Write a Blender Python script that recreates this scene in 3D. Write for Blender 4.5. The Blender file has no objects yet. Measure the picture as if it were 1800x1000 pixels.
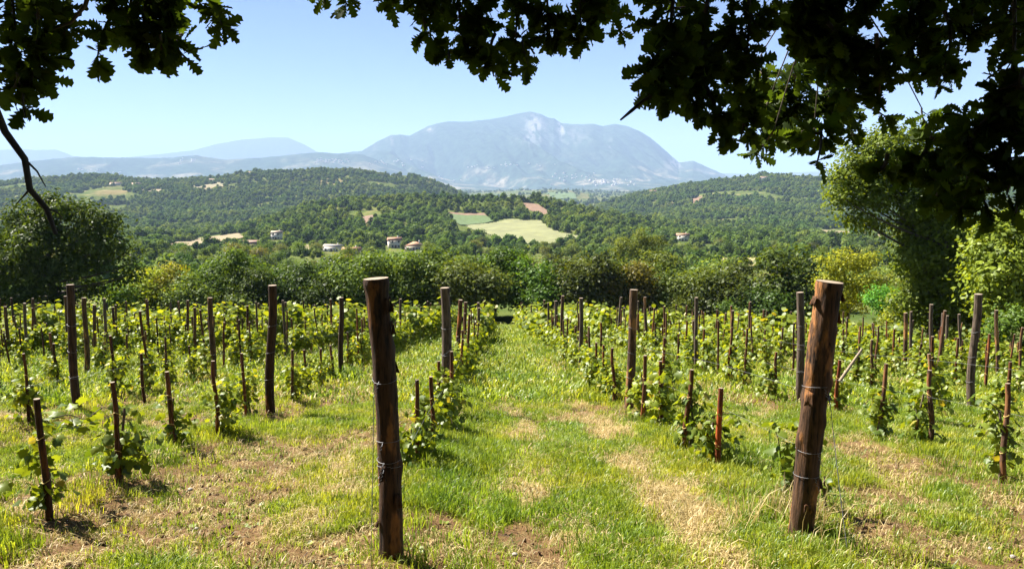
import bpy, math, random
import numpy as np
from mathutils import Matrix, Vector
rng = np.random.default_rng(7)
random.seed(7)
S = bpy.context.scene
COL = S.collection
R = math.radians

# ------------------------------------------------------------------ camera, sky, sun, exposure
FPX = 1386.0                                   # focal length in photo pixels (photo 1800 x 1000)
PITCH = R(7.4)
EYE = 1.65
cam_d = bpy.data.cameras.new('camera')
cam = bpy.data.objects.new('camera', cam_d)
COL.objects.link(cam)
cam.location = (0, 0, EYE)
cam.rotation_euler = (R(90) - PITCH, 0, 0)
cam_d.sensor_width = 36
cam_d.lens = 36 * FPX / 1800
cam_d.clip_start = 0.05
cam_d.clip_end = 80000
S.camera = cam

SUN_EL = R(48)
SUN_DIR = Vector((-math.cos(R(32)) * math.cos(SUN_EL), math.sin(R(32)) * math.cos(SUN_EL), math.sin(SUN_EL)))
w = bpy.data.worlds.new('World')
S.world = w
w.use_nodes = True
nt = w.node_tree
sky = nt.nodes.new('ShaderNodeTexSky')
sky.sky_type = 'NISHITA'
sky.sun_disc = False
sky.sun_elevation = SUN_EL
sky.sun_rotation = math.atan2(SUN_DIR.x, SUN_DIR.y)
sky.altitude = 1500
sky.air_density = 0.42
sky.dust_density = 0.1
sky.ozone_density = 5.0
bg = nt.nodes['Background']
nt.links.new(sky.outputs[0], bg.inputs[0])
bg.inputs[1].default_value = 0.05
sun_d = bpy.data.lights.new('sun', 'SUN')
sun_d.energy = 5.0
sun_d.angle = R(0.5)
sun_d.color = (1.0, 0.94, 0.84)
sun = bpy.data.objects.new('sun', sun_d)
COL.objects.link(sun)
sun.rotation_euler = SUN_DIR.to_track_quat('Z', 'Y').to_euler()
S.view_settings.view_transform = 'Standard'
S.view_settings.look = 'None'
S.view_settings.gamma = 1
S.view_settings.exposure = 2.05
S.view_settings.use_curve_mapping = False
S.render.engine = 'CYCLES'
S.cycles.max_bounces = 6
S.cycles.diffuse_bounces = 3
S.cycles.transmission_bounces = 4
S.cycles.use_denoising = True

# ------------------------------------------------------------------ helpers
def tag(o, label=None, cat=None, group=None, kind=None):
    if label: o['label'] = label
    if cat: o['category'] = cat
    if group: o['group'] = group
    if kind: o['kind'] = kind
    return o

def mesh(name, V, Fs, mat=None, smooth=False):
    """V (n,3); Fs: one (m,k) array or a list of such arrays."""
    me = bpy.data.meshes.new(name)
    V = np.asarray(V, np.float32)
    if not isinstance(Fs, list) or np.ndim(Fs[0]) == 1: Fs = [np.asarray(Fs)]
    Fs = [np.asarray(f, np.int32) for f in Fs if len(f)]
    me.vertices.add(len(V)); me.vertices.foreach_set('co', V.ravel())
    loops = np.concatenate([f.ravel() for f in Fs])
    tot = np.concatenate([np.full(len(f), f.shape[1], np.int32) for f in Fs])
    st = np.concatenate([[0], np.cumsum(tot)[:-1]]).astype(np.int32)
    me.loops.add(len(loops)); me.loops.foreach_set('vertex_index', loops)
    me.polygons.add(len(tot)); me.polygons.foreach_set('loop_start', st); me.polygons.foreach_set('loop_total', tot)
    if smooth: me.polygons.foreach_set('use_smooth', np.ones(len(tot), bool))
    me.update(calc_edges=True)
    if mat: me.materials.append(mat)
    return me

def add(name, me, parent=None, link=True):
    o = bpy.data.objects.new(name, me)
    if link: COL.objects.link(o)
    if parent: o.parent = parent
    return o

def attr(me, name, vals):
    a = me.attributes.new(name, 'FLOAT', 'POINT')
    a.data.foreach_set('value', np.asarray(vals, np.float32))

def empty(name, loc, rz=0.0):
    o = bpy.data.objects.new(name, None)
    o.empty_display_size = 0.2
    COL.objects.link(o)
    o.location = loc
    o.rotation_euler = (0, 0, rz)
    return o

def copy_tree(root, color=None):
    r = root.copy(); COL.objects.link(r)
    if color: r.color = color
    for ch in root.children:
        c = ch.copy(); COL.objects.link(c); c.parent = r
        if color: c.color = color
        for g in ch.children:
            d = g.copy(); COL.objects.link(d); d.parent = c
    return r

class Geo:
    """collects pieces with tri/quad faces into one mesh"""
    def __init__(s): s.V = []; s.T = []; s.Q = []; s.n = 0
    def put(s, V, F):
        V = np.asarray(V, float).reshape(-1, 3); F = np.asarray(F)
        (s.T if F.shape[1] == 3 else s.Q).append(F + s.n); s.V.append(V); s.n += len(V)
    def mesh(s, name, mat, smooth=False):
        return mesh(name, np.concatenate(s.V), ([np.concatenate(s.T)] if s.T else []) + ([np.concatenate(s.Q)] if s.Q else []), mat, smooth)

def tube(P, rad, seg=7, cap=True, jitter=0.0, rg=None):
    P = np.asarray(P, float); n = len(P)
    rad = np.broadcast_to(np.asarray(rad, float), (n,))
    T = np.gradient(P, axis=0); T /= np.linalg.norm(T, axis=1)[:, None] + 1e-9
    ref = np.array([0.31, 0.95, 0.05]) if abs(T[0, 2]) > 0.8 else np.array([0, 0, 1.0])
    A = np.cross(T, ref); A /= np.linalg.norm(A, axis=1)[:, None] + 1e-9
    B = np.cross(T, A)
    th = np.linspace(0, 2 * np.pi, seg, endpoint=False)
    rr = rad[:, None] * np.ones(seg)
    if jitter: rr = rr * (1 + jitter * (rg or rng).standard_normal((n, seg)))
    V = P[:, None] + rr[..., None] * (np.cos(th)[None, :, None] * A[:, None] + np.sin(th)[None, :, None] * B[:, None])
    V = V.reshape(-1, 3)
    i = np.arange(n - 1)[:, None] * seg; j = np.arange(seg)[None]; k = (j + 1) % seg
    Q = np.stack([i + j, i + k, i + seg + k, i + seg + j], -1).reshape(-1, 4)
    return V, Q[:, ::-1]

def norm(v): return v / (np.linalg.norm(v, axis=-1, keepdims=True) + 1e-9)

def frames(Nn, T):
    """rotation matrices with columns x=T (length), y, z=N"""
    Nn = norm(Nn); T = norm(T - (T * Nn).sum(-1, keepdims=True) * Nn); B = np.cross(Nn, T)
    return np.stack([T, B, Nn], -1)

def stamp(tv, tf, pos, M, sc):
    """copies of a template (tv, tf) at pos with rotations M and scales sc"""
    V = np.einsum('nij,kj->nki', M, tv) * np.asarray(sc)[:, None, None] + pos[:, None]
    F = tf[None] + (np.arange(len(pos)) * len(tv))[:, None, None]
    return V.reshape(-1, 3), F.reshape(-1, tf.shape[1])

# value noise
_perm = rng.permutation(4096)
_val = rng.random(4096)
def vnoise(x, y, s=0):
    xi = np.floor(x).astype(int); yi = np.floor(y).astype(int)
    fx = x - xi; fy = y - yi
    fx = fx * fx * (3 - 2 * fx); fy = fy * fy * (3 - 2 * fy)
    h = lambda a, b: _val[(_perm[(a + s * 57) & 4095] + b * 131 + s * 977) & 4095]
    return (h(xi, yi) * (1 - fx) + h(xi + 1, yi) * fx) * (1 - fy) + (h(xi, yi + 1) * (1 - fx) + h(xi + 1, yi + 1) * fx) * fy
def fbm(x, y, s=0, o=4):
    t = 0; a = 0.5; tot = 0
    for k in range(o):
        t = t + a * vnoise(x * 2 ** k, y * 2 ** k, s + k); tot += a; a *= 0.5
    return t / tot
def sstep(a, b, x):
    t = np.clip((x - a) / (b - a), 0, 1); return t * t * (3 - 2 * t)

# ------------------------------------------------------------------ where a pixel of the photo lies in the place
CP, SP = math.cos(PITCH), math.sin(PITCH)
def ray(px, py):
    cx = (px - 900) / FPX; cy = (500 - py) / FPX
    return np.array([cx, CP + cy * SP, -SP + cy * CP])
def at(px, py, Y):
    d = ray(px, py); t = Y / d[1]
    return np.array([d[0] * t, Y, EYE + d[2] * t])
def zpix(py, Y):                                   # height of a sight line at distance Y
    cy = (500 - np.asarray(py, float)) / FPX
    return EYE + Y * (-SP + cy * CP) / (CP + cy * SP)
def gz(x, y):                                      # the vineyard slope
    x = np.asarray(x, float); y = np.asarray(y, float)
    a = np.maximum(x - 4, 0); a = np.minimum(a, 40)
    z = -0.1593 * y - 0.027 * a - 0.0016 * a * a
    return z
def gpt(px, py):
    d = ray(px, py); t = 3.0
    for _ in range(60):
        p = d * t; h = p[2] + EYE - gz(p[0], p[1])
        t += h * 3.0
    p = d * t
    return np.array([p[0], p[1], float(gz(p[0], p[1]))])

# ------------------------------------------------------------------ materials
def newmat(name):
    m = bpy.data.materials.new(name); m.use_nodes = True
    for n in list(m.node_tree.nodes): m.node_tree.nodes.remove(n)
    return m, m.node_tree.nodes, m.node_tree.links
def ramp(N, cols, src, L, interp='LINEAR'):
    r = N.new('ShaderNodeValToRGB'); e = r.color_ramp.elements; r.color_ramp.interpolation = interp
    while len(e) < len(cols): e.new(0.5)
    for k, (p, c) in enumerate(cols): e[k].position = p; e[k].color = (*c, 1)
    L.new(src, r.inputs[0]); return r.outputs[0]
def noise(N, L, vec, scale, detail=3, rough=0.55):
    n = N.new('ShaderNodeTexNoise'); n.inputs['Scale'].default_value = scale; n.inputs['Detail'].default_value = detail
    n.inputs['Roughness'].default_value = rough
    if vec is not None: L.new(vec, n.inputs['Vector'])
    return n.outputs['Fac']
def mix(N, L, fac, a, b, mode='MIX'):
    m = N.new('ShaderNodeMix'); m.data_type = 'RGBA'; m.blend_type = mode
    for s, v in ((m.inputs[0], fac), (m.inputs[6], a), (m.inputs[7], b)):
        if isinstance(v, (int, float)): s.default_value = v
        elif isinstance(v, tuple): s.default_value = (*v, 1)
        else: L.new(v, s)
    return m.outputs[2]
def math_(N, L, op, a, b=0.0, clamp=False):
    m = N.new('ShaderNodeMath'); m.operation = op; m.use_clamp = clamp
    for s, v in ((m.inputs[0], a), (m.inputs[1], b)):
        if isinstance(v, (int, float)): s.default_value = v
        else: L.new(v, s)
    return m.outputs[0]

def leaf_mat(name, c0, c1, trans=0.4, gloss=0.06, tint=(1.25, 1.2, 0.5), by='island', use_obj=False, rough=0.45, odd=None, patch=False, pscale=0.9):
    """leaf: diffuse + translucent + a little gloss, colour varies from leaf to leaf"""
    m, N, L = newmat(name)
    geo = N.new('ShaderNodeNewGeometry'); oi = N.new('ShaderNodeObjectInfo')
    src = geo.outputs['Random Per Island'] if by == 'island' else oi.outputs['Random']
    stops = [(0, c0), (0.8, c1)]
    if odd: stops += [(0.955, c1), (0.975, odd)]
    c = ramp(N, stops, src, L)
    if use_obj: c = mix(N, L, 1.0, c, oi.outputs['Color'], 'MULTIPLY')
    if by == 'both':
        c = mix(N, L, 0.5, c, ramp(N, [(0, (0.75, 0.75, 0.75)), (1, (1.3, 1.25, 1.2))], oi.outputs['Random'], L), 'MULTIPLY')
    if patch:
        n = noise(N, L, geo.outputs['Position'], pscale, 4, 0.6)
        c = mix(N, L, 1.0, c, ramp(N, [(0.3, (0.72, 0.9, 0.9)), (0.5, (1, 1, 1)), (0.68, (1.6, 1.28, 1.2))], n, L), 'MULTIPLY')
    d = N.new('ShaderNodeBsdfDiffuse'); L.new(c, d.inputs[0])
    t = N.new('ShaderNodeBsdfTranslucent'); L.new(mix(N, L, 1.0, c, tint, 'MULTIPLY'), t.inputs[0])
    ms = N.new('ShaderNodeMixShader'); ms.inputs[0].default_value = trans
    L.new(d.outputs[0], ms.inputs[1]); L.new(t.outputs[0], ms.inputs[2])
    g = N.new('ShaderNodeBsdfGlossy'); g.inputs['Roughness'].default_value = rough; g.inputs[0].default_value = (1, 1, 1, 1)
    m2 = N.new('ShaderNodeMixShader'); m2.inputs[0].default_value = gloss
    L.new(ms.outputs[0], m2.inputs[1]); L.new(g.outputs[0], m2.inputs[2])
    o = N.new('ShaderNodeOutputMaterial'); L.new(m2.outputs[0], o.inputs[0])
    return m

def simple(name, col, rough=0.8, var=0.25, scale=3.0, bump=0.0, use_obj=False, metallic=0.0):
    m, N, L = newmat(name)
    tc = N.new('ShaderNodeTexCoord')
    n = noise(N, L, tc.outputs['Object'], scale, 4)
    c = ramp(N, [(0.25, tuple(v * (1 - var) for v in col)), (0.75, tuple(min(1, v * (1 + var)) for v in col))], n, L)
    if use_obj:
        oi = N.new('ShaderNodeObjectInfo'); c = mix(N, L, 1.0, c, oi.outputs['Color'], 'MULTIPLY')
    p = N.new('ShaderNodeBsdfPrincipled'); L.new(c, p.inputs['Base Color']); p.inputs['Roughness'].default_value = rough
    p.inputs['Metallic'].default_value = metallic
    if bump:
        b = N.new('ShaderNodeBump'); b.inputs['Strength'].default_value = bump; b.inputs['Distance'].default_value = 0.02
        L.new(n, b.inputs['Height']); L.new(b.outputs[0], p.inputs['Normal'])
    o = N.new('ShaderNodeOutputMaterial'); L.new(p.outputs[0], o.inputs[0])
    return m

def bark_mat(name, dark, mid, strip, strip_amt=0.5, scale=1.0, bump=0.6):
    """bark with vertical fibres and stripped patches of bare wood; Object colour tints it"""
    m, N, L = newmat(name)
    tc = N.new('ShaderNodeTexCoord'); oi = N.new('ShaderNodeObjectInfo')
    off = N.new('ShaderNodeVectorMath'); off.operation = 'ADD'
    sc = N.new('ShaderNodeVectorMath'); sc.operation = 'SCALE'; sc.inputs[0].default_value = (13, 7, 29); L.new(oi.outputs['Random'], sc.inputs['Scale'])
    L.new(tc.outputs['Object'], off.inputs[0]); L.new(sc.outputs[0], off.inputs[1])
    mp = N.new('ShaderNodeMapping'); mp.inputs['Scale'].default_value = (1, 1, 0.12); L.new(off.outputs[0], mp.inputs[0])
    mp2 = N.new('ShaderNodeMapping'); mp2.inputs['Scale'].default_value = (1, 1, 0.3); L.new(off.outputs[0], mp2.inputs[0])
    fib = noise(N, L, mp.outputs[0], 55 * scale, 5, 0.65)
    blot = noise(N, L, mp2.outputs[0], 6 * scale, 5, 0.65)
    c = ramp(N, [(0.36, dark), (0.5, mid), (0.68, tuple(v * 1.6 for v in mid))], fib, L)
    sf = ramp(N, [(strip_amt, (0, 0, 0)), (strip_amt + 0.07, (1, 1, 1))], blot, L)
    stripc = ramp(N, [(0.3, tuple(v * 0.6 for v in strip)), (0.7, strip)], fib, L)
    c = mix(N, L, sf, c, stripc)
    c = mix(N, L, 1.0, c, oi.outputs['Color'], 'MULTIPLY')
    p = N.new('ShaderNodeBsdfPrincipled'); L.new(c, p.inputs['Base Color']); p.inputs['Roughness'].default_value = 0.82
    p.inputs['Specular IOR Level'].default_value = 0.25
    b = N.new('ShaderNodeBump'); b.inputs['Strength'].default_value = bump; b.inputs['Distance'].default_value = 0.012
    L.new(math_(N, L, 'ADD', fib, math_(N, L, 'MULTIPLY', blot, 0.7)), b.inputs['Height']); L.new(b.outputs[0], p.inputs['Normal'])
    o = N.new('ShaderNodeOutputMaterial'); L.new(p.outputs[0], o.inputs[0])
    return m

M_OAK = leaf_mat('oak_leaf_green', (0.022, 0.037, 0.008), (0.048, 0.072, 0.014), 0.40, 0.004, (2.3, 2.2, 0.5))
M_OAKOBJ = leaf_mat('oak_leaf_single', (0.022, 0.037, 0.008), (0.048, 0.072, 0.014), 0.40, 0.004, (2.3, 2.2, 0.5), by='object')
M_VINE = leaf_mat('vine_leaf_green', (0.075, 0.125, 0.011), (0.240, 0.295, 0.028), 0.47, 0.02, (1.7, 1.4, 0.35), odd=(0.32, 0.29, 0.05))
M_VINEOBJ = leaf_mat('vine_leaf_single', (0.060, 0.105, 0.012), (0.180, 0.235, 0.028), 0.45, 0.02, (1.7, 1.4, 0.35), by='object', odd=(0.30, 0.27, 0.05))
M_CROWN = leaf_mat('tree_leaf', (0.75, 0.85, 0.55), (2.0, 1.95, 1.2), 0.40, 0.010, (1.6, 1.4, 0.4), use_obj=True)
M_FOREST = leaf_mat('forest_leaf', (0.046, 0.088, 0.018), (0.112, 0.168, 0.034), 0.33, 0.004, (1.4, 1.3, 0.5), by='both', patch=True, pscale=0.011)
M_GRASS = leaf_mat('grass_blade', (0.085, 0.150, 0.012), (0.255, 0.315, 0.044), 0.45, 0.015, (1.4, 1.3, 0.4), by='both', rough=0.4, patch=True)
M_DRY = leaf_mat('dry_grass_blade', (0.25, 0.195, 0.080), (0.46, 0.37, 0.18), 0.3, 0.015, (1.1, 1.0, 0.7), by='both')
M_POST = bark_mat('post_bark', (0.010, 0.006, 0.005), (0.078, 0.047, 0.027), (0.36, 0.185, 0.068), 0.55, 1.0, 1.0)
M_HERO = bark_mat('hero_post_bark', (0.007, 0.005, 0.004), (0.055, 0.033, 0.020), (0.30, 0.155, 0.060), 0.545, 0.9, 1.0)
M_POSTGREY = bark_mat('post_weathered', (0.022, 0.017, 0.013), (0.085, 0.064, 0.048), (0.17, 0.11, 0.065), 0.60, 0.8)
M_STAKE = bark_mat('stake_wood', (0.022, 0.013, 0.009), (0.085, 0.047, 0.027), (0.22, 0.10, 0.04), 0.52, 1.4)
M_CUT = simple('cut_wood', (0.25, 0.19, 0.13), 0.85, 0.3, 30)
M_TRUNK = simple('tree_bark', (0.075, 0.058, 0.043), 0.9, 0.45, 12, 0.6)
M_VTRUNK = simple('vine_bark', (0.095, 0.065, 0.045), 0.9, 0.4, 30, 0.5)
M_WIRE = simple('galvanised_wire', (0.20, 0.20, 0.21), 0.55, 0.1, 20, metallic=0.6)
M_STONE = simple('pale_stone', (0.34, 0.30, 0.25), 0.9, 0.25, 20, 0.4)
M_TIE = simple('yellow_tie', (0.62, 0.46, 0.12), 0.6, 0.1, 10)

# ------------------------------------------------------------------ terrain: vineyard slope
ROWS_L = [-0.68 - 2.91 * k for k in range(16)]
ROWS_R = [2.21 + 2.70 * k for k in range(13)]
ROWS = sorted(ROWS_L + ROWS_R)
RS = -0.023
def row_end(x):                                    # far end of each row; the right side is cut short by trees
    return np.interp(x, [-60, 9, 14, 19, 26], [67, 67, 58, 41, 30])
def row_dist(x, y):
    xr = np.asarray(x) - RS * np.asarray(y)
    return np.min(np.abs(xr[..., None] - np.array(ROWS)), -1)
def soil_amt(x, y):                                # bare soil patches, mostly beside the rows
    n = fbm(x * 0.75 + 3, y * 0.45, 11, 4)
    rd = row_dist(x, y)
    xr = x - RS * y
    side = np.exp(-((rd - 0.5) / 0.5) ** 2) * 0.09
    left = sstep(-1.2, -2.6, xr) * sstep(-4.4, -3.2, xr) * 0.13 * sstep(14, 6, y)
    front = sstep(6.6, 4.6, y) * 0.06
    path = sstep(-0.9, 0.2, xr) * sstep(2.2, 1.4, xr) * 0.07
    return sstep(0.55, 0.66, n + side + left + front - path)
def green_amt(x, y):                               # 0 dry straw .. 1 green grass
    xr = x - RS * y
    n = fbm(x * 1.1, y * 0.38, 21, 4); n2 = fbm(x * 3.3, y * 2.1, 31, 3)
    rd = row_dist(x, y)
    g = n * 0.60 + n2 * 0.75 - 0.09
    g = g + 0.20 * np.exp(-(rd / 0.38) ** 2)
    pth = lambda c, wd: np.exp(-((xr - c) / wd) ** 2)
    near = sstep(40, 8, y)
    g = g + near * (0.16 * pth(-0.25, 0.4) - 0.16 * pth(0.36, 0.18) + 0.18 * pth(0.85, 0.30) - 0.24 * pth(1.42, 0.22))
    g = g - near * (0.10 * pth(-1.35, 0.3) - 0.08 * pth(-2.2, 0.4))
    return np.clip(sstep(0.26, 0.62, g), 0, 1) * (1 - 0.85 * soil_amt(x, y))

xs = np.unique(np.concatenate([np.arange(-9, 9, 0.075), np.arange(9, 24, 0.3), np.arange(24, 64, 1.0), -np.arange(9, 24, 0.3), -np.arange(24, 64, 1.0)]))
ys = np.concatenate([np.arange(-16, 3, 0.8), np.arange(3, 14, 0.075), np.arange(14, 30, 0.2), np.arange(30, 73, 0.6)])
X, Y = np.meshgrid(xs, ys)
so = soil_amt(X, Y)
Z = gz(X, Y) + 0.05 * (fbm(X * 0.8, Y * 0.8, 3, 4) - 0.5) + (0.035 + 0.06 * so) * (fbm(X * 5, Y * 5, 5, 4) - 0.5)
Z += 0.07 * np.exp(-(row_dist(X, Y) / 0.4) ** 2) - 0.06 * so
nx, ny = len(xs), len(ys)
i = (np.arange(ny - 1)[:, None] * nx + np.arange(nx - 1)[None]).ravel()
Fq = np.stack([i, i + 1, i + nx + 1, i + nx], -1)
gm = mesh('vineyard_ground', np.stack([X, Y, Z], -1).reshape(-1, 3), Fq, None, True)
attr(gm, 'green', green_amt(X, Y).ravel()); attr(gm, 'soil', so.ravel())
m, N, L = newmat('vineyard_soil_and_thatch')
tc = N.new('ShaderNodeTexCoord')
ag = N.new('ShaderNodeAttribute'); ag.attribute_name = 'green'
asl = N.new('ShaderNodeAttribute'); asl.attribute_name = 'soil'
mp = N.new('ShaderNodeMapping'); L.new(tc.outputs['Object'], mp.inputs[0])
fine = noise(N, L, mp.outputs[0], 24, 6, 0.7)
mp3 = N.new('ShaderNodeMapping'); mp3.inputs['Rotation'].default_value = (0, 0, 0.7); mp3.inputs['Scale'].default_value = (1, 0.35, 1); L.new(tc.outputs['Object'], mp3.inputs[0])
fib = noise(N, L, mp3.outputs[0], 90, 4, 0.7)
med = noise(N, L, mp.outputs[0], 3.5, 5, 0.6)
straw = ramp(N, [(0.3, (0.11, 0.070, 0.024)), (0.48, (0.26, 0.185, 0.065)), (0.66, (0.45, 0.345, 0.145))], fib, L)
soil = ramp(N, [(0.3, (0.045, 0.023, 0.011)), (0.5, (0.125, 0.066, 0.030)), (0.7, (0.25, 0.155, 0.08))], fine, L)
grn = ramp(N, [(0.3, (0.045, 0.075, 0.008)), (0.55, (0.13, 0.175, 0.020)), (0.75, (0.27, 0.27, 0.045))], fib, L)
c = mix(N, L, ramp(N, [(0.35, (0, 0, 0)), (0.62, (1, 1, 1))], math_(N, L, 'ADD', math_(N, L, 'MULTIPLY', ag.outputs['Fac'], 0.55), math_(N, L, 'MULTIPLY', med, 0.45)), L), straw, grn)
c = mix(N, L, math_(N, L, 'MULTIPLY', asl.outputs['Fac'], ramp(N, [(0.3, (0.5, 0.5, 0.5)), (0.55, (1, 1, 1))], fine, L)), c, soil)
p = N.new('ShaderNodeBsdfPrincipled'); p.inputs['Roughness'].default_value = 0.95; p.inputs['Specular IOR Level'].default_value = 0.1
L.new(c, p.inputs['Base Color'])
b = N.new('ShaderNodeBump'); b.inputs['Strength'].default_value = 0.9; b.inputs['Distance'].default_value = 0.03
L.new(math_(N, L, 'ADD', fine, fib), b.inputs['Height']); L.new(b.outputs[0], p.inputs['Normal'])
o = N.new('ShaderNodeOutputMaterial'); L.new(p.outputs[0], o.inputs[0])
gm.materials.append(m)
tag(add('ground', gm), kind='structure')

# ------------------------------------------------------------------ terrain: valley and hills
def prof(pts): a = np.array(pts, float); return a[:, 0], a[:, 1]
KEYS = [  # (distance, [(photo x, photo y) ...]) : where the land lies along each sight line
 (330, [(-900, 455), (2700, 455)]),
 (430, [(-900, 446), (300, 446), (900, 446), (1300, 444), (2700, 446)]),
 (560, [(-900, 434), (350, 432), (500, 430), (620, 424), (800, 428), (960, 428), (1100, 426), (1300, 430), (2700, 430)]),
 (750, [(-900, 422), (350, 420), (430, 408), (550, 386), (700, 382), (820, 393), (900, 390), (1000, 386), (1100, 398), (1220, 415), (2700, 418)]),
 (950, [(-900, 412), (380, 412), (430, 402), (480, 386), (540, 366), (620, 354), (700, 349), (850, 348), (950, 354), (1000, 366), (1060, 379), (1130, 390), (1220, 404), (1400, 406), (2700, 406)]),
 (1150, [(-900, 405), (300, 405), (600, 405), (1000, 405), (1200, 396), (1400, 392), (2700, 392)]),
 (1500, [(-900, 372), (100, 372), (350, 376), (600, 372), (760, 388), (900, 398), (1040, 398), (1200, 374), (1350, 362), (1500, 366), (2700, 370)]),
 (1750, [(-900, 340), (0, 342), (180, 338), (300, 340), (450, 342), (600, 332), (740, 345), (820, 380), (900, 392), (1040, 382), (1120, 356), (1250, 338), (1340, 332), (1450, 336), (2700, 340)]),
 (2050, [(-900, 322), (0, 319), (100, 312), (200, 309), (280, 319), (400, 311), (500, 303), (570, 297), (650, 302), (720, 311), (770, 324), (815, 342), (860, 372), (940, 384), (1020, 374), (1070, 358), (1130, 341), (1200, 329), (1260, 318), (1340, 308), (1420, 309), (1500, 310), (2700, 316)]),
 (2600, [(-900, 350), (700, 350), (900, 375), (1000, 372), (1100, 355), (2700, 350)]),
 (3800, [(-900, 345), (700, 345), (860, 352), (940, 340), (1000, 338), (1060, 348), (1200, 350), (2700, 348)]),
 (5000, [(-900, 342), (860, 340), (960, 334), (1040, 340), (2700, 340)]),
 (7600, [(-900, 336), (2700, 336)]),
]
KD = np.array([72, 80, 120, 200] + [k[0] for k in KEYS], float)
KP = [prof(k[1]) for k in KEYS]
def hz(x, y):
    x = np.asarray(x, float); y = np.asarray(y, float)
    px = 900 + FPX * x / np.maximum(y, 1) * 1.0
    g72 = gz(x, 70.0)
    zs = [g72 - 1.2, g72 - 0.9, g72 * 0.6 - 9.5, np.full_like(px, -27.0)]
    for (d, _), (a, bb) in zip(KEYS, KP):
        zs.append(zpix(np.interp(px, a, bb), d))
    zs = np.stack(zs)
    k = np.clip(np.searchsorted(KD, y) - 1, 0, len(KD) - 2)
    t = np.clip((y - KD[k]) / (KD[k + 1] - KD[k]), 0, 1)
    t = t * 0.5 + 0.5 * t * t * (3 - 2 * t)
    z0 = np.take_along_axis(zs, k[None], 0)[0]; z1 = np.take_along_axis(zs, (k + 1)[None], 0)[0]
    amp = np.interp(y, [80, 300, 900, 2000, 7000], [0.2, 2, 5, 16, 40])
    sc = np.interp(y, [80, 300, 900, 2000, 7000], [60, 80, 120, 260, 700])
    nn = fbm(x / 110 + 5, y / 150, 41, 4) - 0.5
    return z0 * (1 - t) + z1 * t + nn * amp * 1.1
sl = np.concatenate([np.linspace(-2.2, -0.8, 24)[:-1], np.linspace(-0.8, 0.8, 300), np.linspace(0.8, 2.2, 24)[1:]])
yy = np.concatenate([np.linspace(72, 430, 50)[:-1], np.linspace(430, 1200, 110)[:-1], np.linspace(1200, 2200, 110)[:-1], np.geomspace(2200, 7600, 50)])
Yh = yy[:, None] * np.ones(len(sl)); Xh = sl[None] * Yh
Zh = hz(Xh, Yh)
nx, ny = len(sl), len(yy)
i = (np.arange(ny - 1)[:, None] * nx + np.arange(nx - 1)[None]).ravel()
Fh = np.stack([i, i + 1, i + nx + 1, i + nx], -1)
m_hill, N, L = newmat('hill_scrub')
tc = N.new('ShaderNodeTexCoord')
n1 = noise(N, L, tc.outputs['Object'], 0.05, 6, 0.65); n2 = noise(N, L, tc.outputs['Object'], 0.006, 5, 0.6)
sc = ramp(N, [(0.35, (0.045, 0.07, 0.018)), (0.55, (0.085, 0.105, 0.03)), (0.72, (0.20, 0.17, 0.075))], n1, L)
c = mix(N, L, ramp(N, [(0.56, (0, 0, 0)), (0.64, (1, 1, 1))], n2, L), sc, ramp(N, [(0.3, (0.12, 0.10, 0.04)), (0.7, (0.20, 0.16, 0.08))], n1, L))
p = N.new('ShaderNodeBsdfPrincipled'); p.inputs['Roughness'].default_value = 1; p.inputs['Specular IOR Level'].default_value = 0; L.new(c, p.inputs['Base Color'])
o = N.new('ShaderNodeOutputMaterial'); L.new(p.outputs[0], o.inputs[0])
tag(add('hills', mesh('hills', np.stack([Xh, Yh, Zh], -1).reshape(-1, 3), Fh, m_hill, True)), kind='structure')

# plain under everything, out to the horizon
pm = mesh('plain', [(-32000, 60, -420), (32000, 60, -420), (32000, 27000, -420), (-32000, 27000, -420)], [[0, 1, 2, 3]], m_hill)
tag(add('plain', pm), kind='structure')

# fields on the hills: sheets lying on the slope
def inpoly(px, py, poly):
    poly = np.array(poly, float); ins = np.zeros(px.shape, bool); j = len(poly) - 1
    for k in range(len(poly)):
        a, b2 = poly[k], poly[j]
        c = ((a[1] > py) != (b2[1] > py)) & (px < (b2[0] - a[0]) * (py - a[1]) / (b2[1] - a[1] + 1e-12) + a[0])
        ins ^= c; j = k
    return ins
def on_hill(px, py, y0, y1):
    """first point of the hills on the sight line of a photo pixel, between distances y0 and y1"""
    Ys = np.linspace(y0, y1, 500); d = ray(px, py)
    Xs = d[0] / d[1] * Ys; zr = EYE + d[2] / d[1] * Ys
    hit = np.nonzero(hz(Xs, Ys) >= zr)[0]
    k = hit[0] if len(hit) else len(Ys) - 1
    return np.array([Xs[k], Ys[k], float(hz(Xs[k:k + 1], Ys[k:k + 1])[0])])
FIELDS = []
def field(name, poly, y0, y1, mat, lift=0.5):
    P = np.array([on_hill(a, b2, y0, y1) for a, b2 in poly])
    lo, hi = P.min(0), P.max(0)
    n = 60
    gx, gy = np.meshgrid(np.linspace(lo[0], hi[0], n), np.linspace(lo[1], hi[1], n))
    wob = (fbm(gx / 9, gy / 9, 61, 3) - 0.5) * (hi[0] - lo[0]) * 0.05
    cx = (gx[:-1, :-1] + gx[1:, 1:]) / 2 + wob[:-1, :-1]; cy = (gy[:-1, :-1] + gy[1:, 1:]) / 2 + wob[:-1, :-1]
    ins = inpoly(cx, cy, P[:, :2])
    idx = np.arange(n * n).reshape(n, n)
    F = np.stack([idx[:-1, :-1], idx[:-1, 1:], idx[1:, 1:], idx[1:, :-1]], -1)[ins]
    used, inv = np.unique(F, return_inverse=True)
    V = np.stack([gx, gy, hz(gx, gy) + lift], -1).reshape(-1, 3)[used]
    FIELDS.append(P[:, :2])
    o = tag(add(name, mesh(name, V, inv.reshape(F.shape), mat, True)), kind='structure')
    return o
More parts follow.
